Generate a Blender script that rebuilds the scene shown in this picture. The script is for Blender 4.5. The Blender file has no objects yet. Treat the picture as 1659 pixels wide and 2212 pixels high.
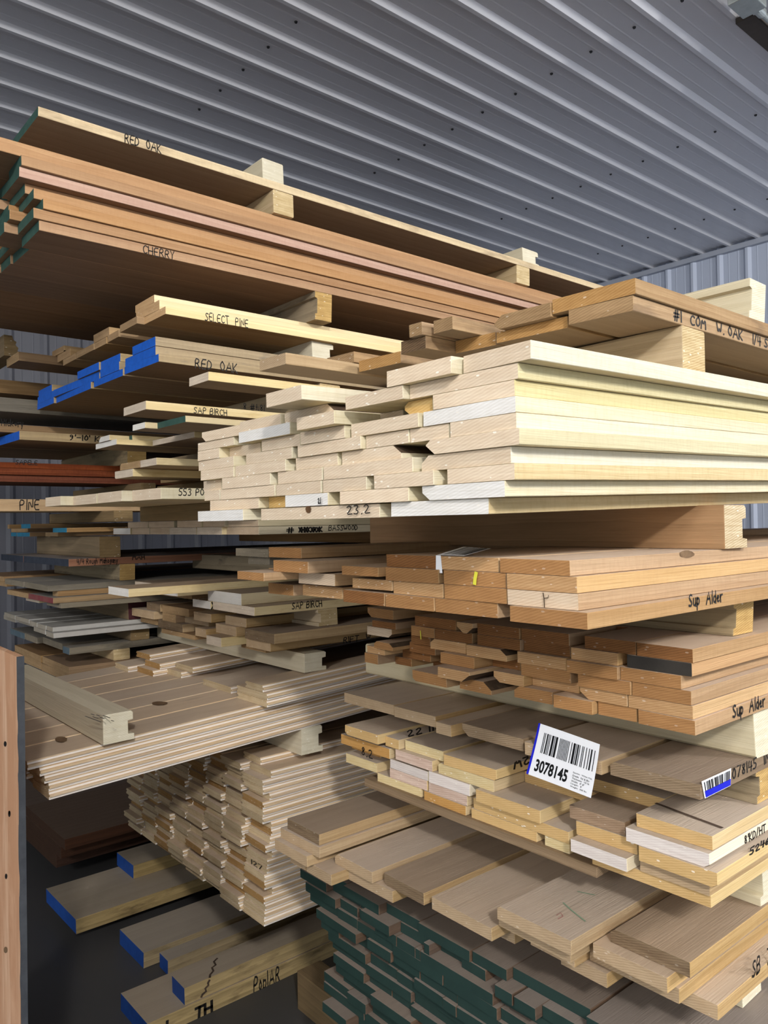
import bpy, bmesh, math, random
from mathutils import Vector, Matrix
random.seed(7)
S = bpy.context.scene
COL = S.collection
# ------------------------------------------------------------------ camera model
F, CX, CY, CAMZ = 1670.0, 829.5, 1106.0, 1.55
EX = Vector((2805-CX, CY-1096, F)).normalized()
_vy = 1152
_vx = CX - ((CY-_vy)*EX[1] + F*EX[2])/EX[0]
EY = Vector((_vx-CX, CY-_vy, F)).normalized()
EZ = EX.cross(EY)
if EZ[1] < 0: EZ = -EZ
def ray(px, py):
    v = Vector((px-CX, CY-py, F)); return Vector((EX.dot(v), EY.dot(v), EZ.dot(v)))
def on(px, py, ax, val):
    d = ray(px, py); c = (0, 0, CAMZ); t = (val-c[ax])/d[ax]
    return Vector((d[0]*t, d[1]*t, CAMZ+d[2]*t))
def ycol(px, X, z):
    k = px-CX; dz = z-CAMZ
    return (F*(EX[0]*X+EZ[0]*dz) - k*(EX[2]*X+EZ[2]*dz)) / (k*EY[2]-F*EY[0])
cam = bpy.data.objects.new('camera', bpy.data.cameras.new('camera')); COL.objects.link(cam)
R = Matrix(((EX[0], EX[1], -EX[2]), (EY[0], EY[1], -EY[2]), (EZ[0], EZ[1], -EZ[2])))
cam.matrix_world = Matrix.Translation((0, 0, CAMZ)) @ R.to_4x4()
cam.data.sensor_fit = 'HORIZONTAL'; cam.data.sensor_width = 36
cam.data.lens = F*36/1659; cam.data.clip_start = 0.02
S.camera = cam
# ------------------------------------------------------------------ materials
def srgb(h):
    h = h.lstrip('#'); c = [int(h[i:i+2], 16)/255 for i in (0, 2, 4)]
    return tuple((x/12.92 if x <= .04045 else ((x+.055)/1.055)**2.4) for x in c) + (1,)
class NT:
    def __init__(s, name):
        s.m = bpy.data.materials.new(name); s.m.use_nodes = True
        s.t = s.m.node_tree; s.t.nodes.clear()
        s.out = s.n('ShaderNodeOutputMaterial'); s.b = s.n('ShaderNodeBsdfPrincipled')
        s.l(s.b.outputs[0], s.out.inputs[0])
    def n(s, t, **k):
        x = s.t.nodes.new(t)
        for a, b in k.items(): setattr(x, a, b)
        return x
    def l(s, a, b): s.t.links.new(a, b)
    def math(s, op, a, b=None, clamp=False):
        x = s.n('ShaderNodeMath', operation=op, use_clamp=clamp)
        for i, v in enumerate((a, b)):
            if v is None: continue
            if isinstance(v, (int, float)): x.inputs[i].default_value = v
            else: s.l(v, x.inputs[i])
        return x.outputs[0]
    def mix(s, f, a, b, mode='MIX'):
        x = s.n('ShaderNodeMix', data_type='RGBA', blend_type=mode)
        for i, v in ((0, f), (6, a), (7, b)):
            if isinstance(v, (int, float)): x.inputs[i].default_value = v
            elif isinstance(v, tuple): x.inputs[i].default_value = v
            else: s.l(v, x.inputs[i])
        return x.outputs[2]
    def mapping(s, scale, loc=None):
        tc = s.n('ShaderNodeTexCoord'); mp = s.n('ShaderNodeMapping')
        add = s.n('ShaderNodeVectorMath', operation='ADD')
        oi = s.n('ShaderNodeObjectInfo')
        mul = s.n('ShaderNodeVectorMath', operation='SCALE'); mul.inputs[0].default_value = (7.3, 3.1, 5.7)
        s.l(oi.outputs['Random'], mul.inputs['Scale'])
        s.l(tc.outputs['Object'], add.inputs[0]); s.l(mul.outputs[0], add.inputs[1])
        s.l(add.outputs[0], mp.inputs[0]); mp.inputs['Scale'].default_value = scale
        return mp.outputs[0], oi.outputs['Random']
    def noise(s, vec, scale, detail=3, rough=.55, dist=0):
        x = s.n('ShaderNodeTexNoise'); s.l(vec, x.inputs['Vector'])
        x.inputs['Scale'].default_value = scale; x.inputs['Detail'].default_value = detail
        x.inputs['Roughness'].default_value = rough; x.inputs['Distortion'].default_value = dist
        return x.outputs[0]
    def ramp(s, f, *st):
        x = s.n('ShaderNodeValToRGB'); e = x.color_ramp.elements
        while len(e) < len(st): e.new(.5)
        for i, (p, c) in enumerate(st): e[i].position = p; e[i].color = c
        s.l(f, x.inputs[0]); return x.outputs[0]
    def bump(s, h, strength, dist=.002):
        x = s.n('ShaderNodeBump'); x.inputs['Strength'].default_value = strength; x.inputs['Distance'].default_value = dist
        s.l(h, x.inputs['Height']); s.l(x.outputs[0], s.b.inputs['Normal'])
MATS = {}
def wood(key, light, dark, grain=1.0, rings=55, dust=None, var=.16, streak=0, stain=None, rough=.75, knots=False):
    """long-grain surface: grain runs along local X"""
    if key in MATS: return MATS[key]
    t = NT('wood_'+key)
    v, rnd = t.mapping((1.3, 14, 14)); g1 = t.noise(v, 4, 5, .6, .6)
    v2, _ = t.mapping((3, 160, 160)); g2 = t.noise(v2, 2.2, 3, .6)
    # growth rings: distance from a pith line along X, warped
    v3, _ = t.mapping((.25, 1, 1)); w = t.n('ShaderNodeTexWave', wave_type='RINGS', rings_direction='X', wave_profile='SAW')
    t.l(v3, w.inputs[0]); w.inputs['Scale'].default_value = rings*.35; w.inputs['Distortion'].default_value = 3.5
    w.inputs['Detail'].default_value = 2; w.inputs['Detail Scale'].default_value = .8
    f = t.math('ADD', t.math('MULTIPLY', g1, .55*grain), t.math('MULTIPLY', w.outputs['Fac'], .28*grain))
    f = t.math('ADD', f, t.math('MULTIPLY', g2, .35*grain)); f = t.math('SUBTRACT', f, .12+.1*grain, True)
    c = t.ramp(f, (.1, srgb(light)), (.85, srgb(dark)))
    v8, _ = t.mapping((7, 260, 260)); po = t.noise(v8, 1.0, 2, .5)
    c = t.mix(t.math('MULTIPLY', t.math('SUBTRACT', po, .56, True), 2.2*grain, True), c, srgb(dark))
    v9, _ = t.mapping((1.1, 2.2, 2.2)); bl = t.noise(v9, 1.5, 3, .55)
    c = t.mix(t.math('MULTIPLY', t.math('SUBTRACT', bl, .5, True), 1.5, True), c, srgb(dark))
    if streak:   # cross-grain saw marks
        v4, _ = t.mapping((95, 6, 25)); s1 = t.noise(v4, 1.6, 2, .5, .4)
        c = t.mix(t.math('MULTIPLY', t.math('SUBTRACT', s1, .45, True), streak), c, srgb(dark))
    if stain:
        v5, _ = t.mapping((5, 9, 20)); s2 = t.noise(v5, 1.2, 4, .65)
        c = t.mix(t.math('MULTIPLY', t.math('SUBTRACT', s2, .53, True), 4.5, True), c, srgb(stain))
    if knots:
        v6, _ = t.mapping((1.6, 5, 5)); vo = t.n('ShaderNodeTexVoronoi'); t.l(v6, vo.inputs['Vector']); vo.inputs['Scale'].default_value = 1.5
        k = t.math('SUBTRACT', 1, t.math('MULTIPLY', vo.outputs['Distance'], 7.5), True)
        c = t.mix(t.math('MULTIPLY', k, 1.3, True), c, srgb('#5a3a22'))
    if dust:
        v7, _ = t.mapping((4, 7, 7)); d = t.noise(v7, 1.5, 4, .6)
        c = t.mix(t.math('ADD', .25, t.math('MULTIPLY', d, .55), True), c, srgb(dust))
    hs = t.n('ShaderNodeHueSaturation'); t.l(c, hs.inputs['Color'])
    t.l(t.math('ADD', 1-var*.5, t.math('MULTIPLY', rnd, var)), hs.inputs['Value'])
    r2 = t.math('FRACT', t.math('MULTIPLY', rnd, 37.0)); t.l(t.math('ADD', .88, t.math('MULTIPLY', r2, .24)), hs.inputs['Saturation'])
    t.l(hs.outputs[0], t.b.inputs['Base Color']); t.b.inputs['Roughness'].default_value = rough
    t.b.inputs['Specular IOR Level'].default_value = .25
    t.bump(t.math('ADD', g2, t.math('MULTIPLY', g1, .5)), .55)
    MATS[key] = t.m; return t.m
def endgrain(key, light, dark, fleck=0, saw=.5, rings=60, var=.18, rough=.85):
    """sawn end: growth-ring arcs, slanted saw lines, chipped flecks"""
    if key in MATS: return MATS[key]
    t = NT('end_'+key)
    v, rnd = t.mapping((1, 1, 1.4)); w = t.n('ShaderNodeTexWave', wave_type='RINGS', rings_direction='X', wave_profile='SIN')
    t.l(v, w.inputs[0]); w.inputs['Scale'].default_value = rings; w.inputs['Distortion'].default_value = 2
    w.inputs['Detail'].default_value = 2
    v2, _ = t.mapping((1, 1, 1)); rot = v2.node; rot.inputs['Rotation'].default_value = (math.radians(52), 0, 0)
    rot.inputs['Scale'].default_value = (1, 8, 190); sl = t.noise(v2, 1.1, 3, .6)
    v3, _ = t.mapping((30, 30, 30)); bl = t.noise(v3, 1, 4, .6)
    f = t.math('ADD', t.math('MULTIPLY', w.outputs['Fac'], .28), t.math('MULTIPLY', sl, saw))
    f = t.math('ADD', f, t.math('MULTIPLY', bl, .45)); f = t.math('SUBTRACT', f, .15+.25*saw, True)
    c = t.ramp(f, (.08, srgb(light)), (.8, srgb(dark)))
    if fleck:
        v4, _ = t.mapping((1, 42, 95)); vo = t.n('ShaderNodeTexVoronoi'); t.l(v4, vo.inputs['Vector']); vo.inputs['Scale'].default_value = 1
        k = t.math('GREATER_THAN', .13, vo.outputs['Distance'])
        c = t.mix(t.math('MULTIPLY', k, fleck), c, srgb('#fff8ea'))
    hs = t.n('ShaderNodeHueSaturation'); t.l(c, hs.inputs['Color'])
    t.l(t.math('ADD', 1-var*.5, t.math('MULTIPLY', rnd, var)), hs.inputs['Value'])
    t.l(hs.outputs[0], t.b.inputs['Base Color']); t.b.inputs['Roughness'].default_value = rough
    t.b.inputs['Specular IOR Level'].default_value = .2
    t.bump(t.math('ADD', sl, bl), .4)
    MATS[key] = t.m; return t.m
def paint(key, col, col2=None, rough=.6, metal=0, scale=30, spec=.3, amt=1.6):
    if key in MATS: return MATS[key]
    t = NT('surface_'+key)
    v, rnd = t.mapping((1, 1, 1)); n = t.noise(v, scale, 4, .6)
    c = t.mix(t.math('MULTIPLY', t.math('SUBTRACT', n, .4, True), amt, True), srgb(col), srgb(col2 or col))
    t.l(c, t.b.inputs['Base Color']); t.b.inputs['Roughness'].default_value = rough; t.b.inputs['Metallic'].default_value = metal
    t.b.inputs['Specular IOR Level'].default_value = spec; t.bump(n, .15)
    MATS[key] = t.m; return t.m
# (edge, end, face) material triples by species
def SP():
    W = {}
    def s(k, edge, end, face): W[k] = (edge, end, face)
    ins = '#bfae98'
    pop = wood('poplar_edge', '#e2d9bf', '#cabb93', .7, 40, streak=.9, var=.1)
    popf = wood('poplar_face', '#e6d9b8', '#c8b488', .8, 40, var=.12)
    s('poplar', pop, endgrain('poplar', '#ecdac0', '#d0b698', .8, .7), popf)
    s('poplar_white', pop, endgrain('poplar_white', '#f6f3ee', '#d8d2c8', .3, .7, var=.05), popf)
    pop2 = wood('poplar_green_edge', '#d9cfa6', '#bbac7e', .9, 40, streak=.9, var=.12); pop3 = wood('poplar_tan_edge', '#d9c496', '#b99e6c', .9, 40, streak=1.2, var=.12); pop4 = wood('poplar_pale_edge', '#e4dec9', '#ccc2a0', .7, 40, streak=.9, var=.08)
    E1 = MATS['end_poplar'] if 'end_poplar' in MATS else MATS['poplar']
    s('poplar_b', pop2, E1, popf); s('poplar_c', pop3, E1, popf); s('poplar_d', pop4, E1, popf); s('poplar_white_c', pop3, MATS['poplar_white'], popf)
    s('poplar_yellow', pop, endgrain('poplar_yellow', '#e9c888', '#c89a54', .6, .8), popf)
    ae = wood('alder_edge', '#be9d76', '#9a7852', .9, 35, streak=.7)
    af = wood('alder_face', '#c8aa8c', '#a8876a', .8, 35, dust='#c6b6a4')
    s('alder', ae, endgrain('alder', '#b48656', '#8a603a', .18, .45), af)
    s('alder_dark', ae, endgrain('alder_dark', '#99693f', '#6a4626', .15, .6), af)
    s('alder_pale', wood('alder_pale_edge', '#d6b487', '#b49062', .9, 35, streak=.4), endgrain('alder_pale', '#cda678', '#a87c50', .3, .8), af)
    s('alder_white', ae, endgrain('alder_white', '#e2cdb2', '#c4a585', .2, .5), af)
    s('alder_black', wood('alder_gold_edge', '#cfa470', '#ae8050', .9, 35), paint('black_end', '#3a3631', '#24211e', .7), af)
    we = wood('oak_edge', '#b79a74', '#8b6c49', 1.1, 70, streak=.6, stain='#6f5a44')
    wf = wood('oak_face', '#a48a6e', '#806850', 1.0, 60, dust='#9b8a76')
    s('oak_rough', we, endgrain('oak_orange', '#bb935e', '#8f6638', .3, .6), wf)
    s('oak_grey', we, endgrain('oak_grey', '#a98c68', '#7c6244', .2, .8), wf)
    s('oak_knot', we, endgrain('oak_knot', '#7a6248', '#3a2d22', .1, .8), wf)
    te = wood('tan_oak_edge', '#c4a87e', '#9c7e54', 1.0, 60, streak=.5)
    tf = wood('tan_oak_face', '#bfaa92', '#9c866e', .9, 40, dust='#bcab98')
    s('tan_oak', te, endgrain('tan_oak', '#bfa686', '#967c5c', .2, .45), tf)
    s('tan_oak_dark', te, endgrain('tan_oak_dark', '#8f7a60', '#5f4c38', .15, .9), wood('dark_oak_face', '#a08b74', '#76624d', 1.1, 40, dust='#a08f7c'))
    s('brown_oak', wood('brown_oak_edge', '#9b8468', '#6f5a42', 1.1, 60), endgrain('brown_oak', '#a38d72', '#6d5840', .1, .6), wood('brown_oak_face', '#9a866e', '#76624e', 1.0, 50, dust='#958371'))
    me = wood('maple_edge', '#dcc496', '#bf9f6a', .7, 35)
    mf = wood('maple_face', '#cbb9a2', '#ab977e', .8, 35, dust='#c0b1a2')
    s('maple', me, endgrain('maple', '#d8b680', '#b89258', .7, .5), mf)
    s('maple_pale', me, endgrain('maple_pale', '#eedcae', '#d0b47c', .5, .8), mf)
    s('maple_pink', me, endgrain('maple_pink', '#e4cdbc', '#c0a08c', .3, 1.0), mf)
    s('maple_white', wood('maple_white_edge', '#efe3c8', '#dcc9a0', .6, 35), endgrain('maple_white', '#efe6de', '#d4c6be', .3, .9), mf)
    s('maple_orange', me, endgrain('maple_orange', '#cc9e60', '#a97838', .3, .5), mf)
    s('walnut', wood('walnut_edge', '#8d745c', '#65503c', 1, 50), endgrain('walnut', '#ab9076', '#806850', .2, .7), wood('walnut_face', '#a08b76', '#7c6a58', 1, 40, dust='#9e8f7f'))
    ce = wood('cherry_edge', '#c0986e', '#9a6e46', .9, 35, streak=.5)
    cf = wood('cherry_face', '#9c7c5e', '#7e6046', .8, 30, knots=True)
    s('cherry', ce, paint('green_end', '#2c4a42', '#46665a', .7), cf)
    s('cherry_pink', wood('cherry_pink_edge', '#cba68f', '#ab806a', .9, 35, streak=.7), MATS['green_end'], cf)
    s('red_oak_top', wood('red_oak_edge', '#e8d2a6', '#c4a676', .9, 60, streak=.8, stain='#a98f6d'), MATS['green_end'], wood('red_oak_face', '#ae9474', '#92785a', .9, 50))
    s('pine', wood('pine_edge', '#f6e4b4', '#e0c084', .9, 25), endgrain('pine', '#d4b084', '#a88258', .2, .7), wood('pine_face', '#b79a70', '#957850', .9, 25))
    s('pine_plain', wood('pine_dull_edge', '#c6a578', '#a17e54', .9, 30), endgrain('pine_dull', '#b99a74', '#8c6e4e', .1, .8), MATS['wood_pine_face'] if 'wood_pine_face' in MATS else MATS['pine_face'])
    s('blue_oak', wood('blue_oak_edge', '#c2ab84', '#948062', 1, 60, streak=.6, stain='#7e7668'), paint('blue_end', '#1b5fc4', '#12479c', .55, scale=60), wood('blue_oak_face', '#9b8164', '#7c644b', 1, 50))
    s('birch', wood('birch_edge', '#e4d1a4', '#c6ac78', .7, 30, stain='#c2a774'), endgrain('birch', '#dccdb8', '#b8a590', .3, .8), wood('birch_face', '#b19a7e', '#927b60', .8, 30, dust='#a3927e'))
    s('birch_white', MATS['birch_edge'], endgrain('birch_white', '#e6e2da', '#cbc4ba', .2, .6), MATS['birch_face'])
    s('birch_green', MATS['birch_edge'], MATS['green_end'], MATS['birch_face'])
    s('brown', wood('brown_edge', '#a98a64', '#7f6344', 1, 50), endgrain('brown', '#b79870', '#856a4a', .2, .7), wood('brown_face', '#96795a', '#745a40', 1, 50))
    s('bass', wood('bass_edge', '#ccc0a2', '#aba083', .7, 25), endgrain('bass', '#ccb79c', '#a68e74', .2, .7), wood('bass_face', '#b3a48a', '#93856c', .7, 25))
    s('sapele', wood('sapele_edge', '#8a4f36', '#5c2f1f', 1.2, 60, streak=1.4), endgrain('sapele', '#7a4630', '#4a281a', 0, .7), wood('sapele_face', '#5e3a2a', '#41261a', 1, 50))
    s('mahogany', wood('mahogany_edge', '#a06a48', '#74462c', 1.1, 50), paint('slate_end', '#2e3440', '#454b56', .7), wood('mahogany_face', '#8f837a', '#756b62', .7, 40, dust='#8d8680'))
    s('grey', wood('grey_edge', '#8c8474', '#6a6356', 1, 50, stain='#5e5a50'), endgrain('grey', '#958a78', '#686050', .1, .8), wood('grey_face', '#8e887d', '#777066', .8, 40, dust='#8f8a82'))
    s('red_end', wood('red_end_edge', '#a5885e', '#7f6644', 1, 50), paint('red_end', '#7c3a3e', '#8d6f5e', .7, scale=14), MATS['grey_face'])
    s('white_paint', paint('white_edge', '#b9b7b2', '#a8a6a0', .6), endgrain('white_ends', '#aaa294', '#857a6a', 0, .5), paint('white_face', '#9c9a94', '#8c8982', .7))
    s('teal', MATS['brown_edge'], paint('teal_end', '#2f7d9c', '#235f78', .6), MATS['brown_face'])
    s('teal_grey', MATS['grey_edge'], paint('blue_grey_end', '#51626c', '#6d7a80', .7), MATS['grey_face'])
    s('green', wood('green_stack_edge', '#6f5a4a', '#4f4034', 1, 50), paint('dark_green_end', '#263c37', '#1d302c', .6, scale=22), wood('green_stack_face', '#83766a', '#6a5e54', .7, 40, dust='#857a70'))
    tge = wood('tg_edge', '#fbf6f0', '#e8d8c2', .7, 22, var=.16); tgt = wood('tg_tongue', '#e6d0b0', '#bc976a', .8, 22, var=.3)
    MATS['tongue'] = tgt
    tgf = wood('tg_face', '#d8c2a6', '#b89c7c', .9, 20, knots=True, dust='#cbb9a4')
    s('tg', tge, endgrain('tg', '#dac8a6', '#ac9068', .2, .8, var=.35), tgf)
    s('tg_brown', tge, endgrain('tg_brown', '#b8925e', '#8d6a3e', .2, .7), tgf)
    s('poplar_blue', wood('thick_poplar_edge', '#c9b183', '#8d7b56', 1.2, 30, stain='#6a5a40'), paint('royal_end', '#214f9e', '#183a7c', .6, scale=40), wood('thick_poplar_face', '#b3a48e', '#95866e', .8, 25, dust='#aca090'))
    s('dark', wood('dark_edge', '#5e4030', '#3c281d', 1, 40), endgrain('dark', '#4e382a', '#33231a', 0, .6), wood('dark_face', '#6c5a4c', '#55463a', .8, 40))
    rw = wood('runner_side', '#cdb896', '#a48c68', .9, 30, stain='#b7a582')
    s('runner', rw, endgrain('runner_end', '#e3d0a6', '#a88a58', .6, .9), rw)
    rw2 = wood('runner_white_side', '#ddd2b6', '#c2b493', .8, 30)
    s('runner_white', rw2, endgrain('runner_white_end', '#efe8d2', '#cbbf9f', .5, .8), rw2)
    rg = wood('runner_grey_side', '#aa9878', '#7d6d54', 1, 30, stain='#4e463c')
    s('runner_grey', rg, endgrain('runner_grey_end', '#d8b678', '#9c7a44', .5, 1), rg)
    rb = wood('runner_brown_side', '#b48e66', '#8d6c4a', 1, 30)
    s('runner_brown', rb, endgrain('runner_brown_end', '#e6d8b8', '#a68a60', .6, .9), rb)
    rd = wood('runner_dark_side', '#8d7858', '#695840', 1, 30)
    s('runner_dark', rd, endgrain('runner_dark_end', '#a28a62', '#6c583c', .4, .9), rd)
    s('runner_maroon', rd, paint('maroon_end', '#4a2228', '#3a1a20', .7), rd)
    return W
W = SP()
BARK = paint('bark', '#4a3a2c', '#7c684e', .9, scale=45)
INK = paint('marker_ink', '#1a1816', '#2a2622', .6)
# ------------------------------------------------------------------ geometry helpers
def mesh_obj(name, verts, faces, fm, mats, loc=(0, 0, 0), parent=None):
    me = bpy.data.meshes.new(name); me.from_pydata(verts, [], faces)
    for m in mats: me.materials.append(m)
    for p, i in zip(me.polygons, fm): p.material_index = i
    me.update(); o = bpy.data.objects.new(name, me); COL.objects.link(o); o.location = loc
    if parent: o.parent = parent
    return o
def tag(o, label=None, cat=None, group=None, kind=None):
    for k, v in (('label', label), ('category', cat), ('group', group), ('kind', kind)):
        if v: o[k] = v
    return o
def prism(name, prof, L, mats, loc, axis='X', skew=0, cut=0, tiltz=0, bow=0, edgefm=None, jag=0.0, nseg=8):
    """prof: closed (a,z) outline swept along the length; slots 0 edge, 1 end, 2 face, 3 bark.
    a runs across the board. skew/cut turn the end cut; bow lifts the middle."""
    n = len(prof); ts = [0, .0012/L] + [i/nseg for i in range(1, nseg)] + [1-.0012/L, 1]
    verts = []; cen = (sum(p[0] for p in prof)/n, sum(p[1] for p in prof)/n)
    amax = max(p[0] for p in prof)
    ph = random.random()*6
    for i, t in enumerate(ts):
        k = .9985 if False else 1
        ins = .0007 if i in (0, len(ts)-1) else 0
        dz = bow*math.sin(math.pi*t) + (jag*math.sin(t*L*9+ph) if 1 < i < len(ts)-2 else 0)
        for a, z in prof:
            da, dzz = a-cen[0], z-cen[1]; ll = math.hypot(da, dzz) or 1
            aa, zz = a-da/ll*ins, z-dzz/ll*ins
            x = t*L + ((aa-cen[0])*cut + (zz-cen[1])*skew)*(1-t)
            zz += dz + tiltz*aa
            verts.append((x, aa, zz) if axis == 'X' else (aa, x, zz))
    faces, fm = [], []
    for i in range(len(ts)-1):
        for j in range(n):
            j2 = (j+1) % n
            f = (i*n+j, (i+1)*n+j, (i+1)*n+j2, i*n+j2)
            faces.append(f)
            if edgefm: fm.append(edgefm[j])
            else:
                a0, z0 = prof[j]; a1, z1 = prof[j2]
                fm.append(2 if abs(z1-z0) < abs(a1-a0)*.3 else 0)
    faces.append(tuple(range(n))); fm.append(1)
    faces.append(tuple(reversed(range((len(ts)-1)*n, len(ts)*n)))); fm.append(1)
    o = mesh_obj(name, verts, faces, fm, mats, loc)
    if axis == 'X': o.data.flip_normals()
    return o
ORD = ['', 'first', 'second', 'third', 'fourth', 'fifth', 'sixth', 'seventh', 'eighth', 'ninth', 'tenth', 'eleventh', 'twelfth', 'thirteenth', 'fourteenth', 'fifteenth', 'sixteenth', 'seventeenth', 'eighteenth', 'nineteenth', 'twentieth', 'twenty-first', 'twenty-second', 'twenty-third', 'twenty-fourth']
LOOK = {}
def board(name, X, y0, y1, z0, z1, sp, L=2.4, ch=None, tilt=0.0, g=.0004, cut=None):
    """a plank from its near end X; y0 < y1 across, z0 < z1 up. ch: wane sizes {'tf','bf','tb','bb'} (top/bottom, front/back)"""
    w, h = y1-y0-2*g, z1-z0-g*1.2
    ch = ch or {}; P = []; fmk = []
    def corner(k, c, first, second):
        if k in ch:
            d = ch[k]; P.extend([first(d), second(d)])
            return True
        P.append(c); return False
    # outline: bottom front -> bottom back -> top back -> top front
    pts = []; em = []
    seq = [('bf', (0, 0), lambda d: (0, d), lambda d: (min(d*1.4, w*.45), 0)),
           ('bb', (w, 0), lambda d: (w-min(d*1.4, w*.45), 0), lambda d: (w, d)),
           ('tb', (w, h), lambda d: (w, h-d), lambda d: (w-min(d*1.4, w*.45), h)),
           ('tf', (0, h), lambda d: (min(d*1.4, w*.45), h), lambda d: (0, h-d))]
    for k, c, f1, f2 in seq:
        if k in ch: pts += [f1(ch[k]), f2(ch[k])]; em += [3, None]
        elif k in ('bf', 'tf'):
            e = .0008; pts += ([(0, e), (e, 0)] if k == 'bf' else [(e, h), (0, h-e)]); em += [4, None]
        else: pts.append(c); em.append(None)
    n = len(pts); efm = []
    for j in range(n):
        if em[j] == 3: efm.append(3); continue
        if em[j] == 4: efm.append(0); continue
        a, b = pts[j], pts[(j+1) % n]
        efm.append(2 if abs(a[1]-b[1]) < 1e-6 else 0)
    m = W[sp]
    o = prism(name, pts, L, [m[0], m[1], m[2], BARK], (X, y0+g, z0), 'X', skew=random.uniform(-.03, .03),
              cut=random.uniform(-.02, .02) if cut is None else cut, tiltz=tilt, edgefm=efm, jag=.0001)
    return o
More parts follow.
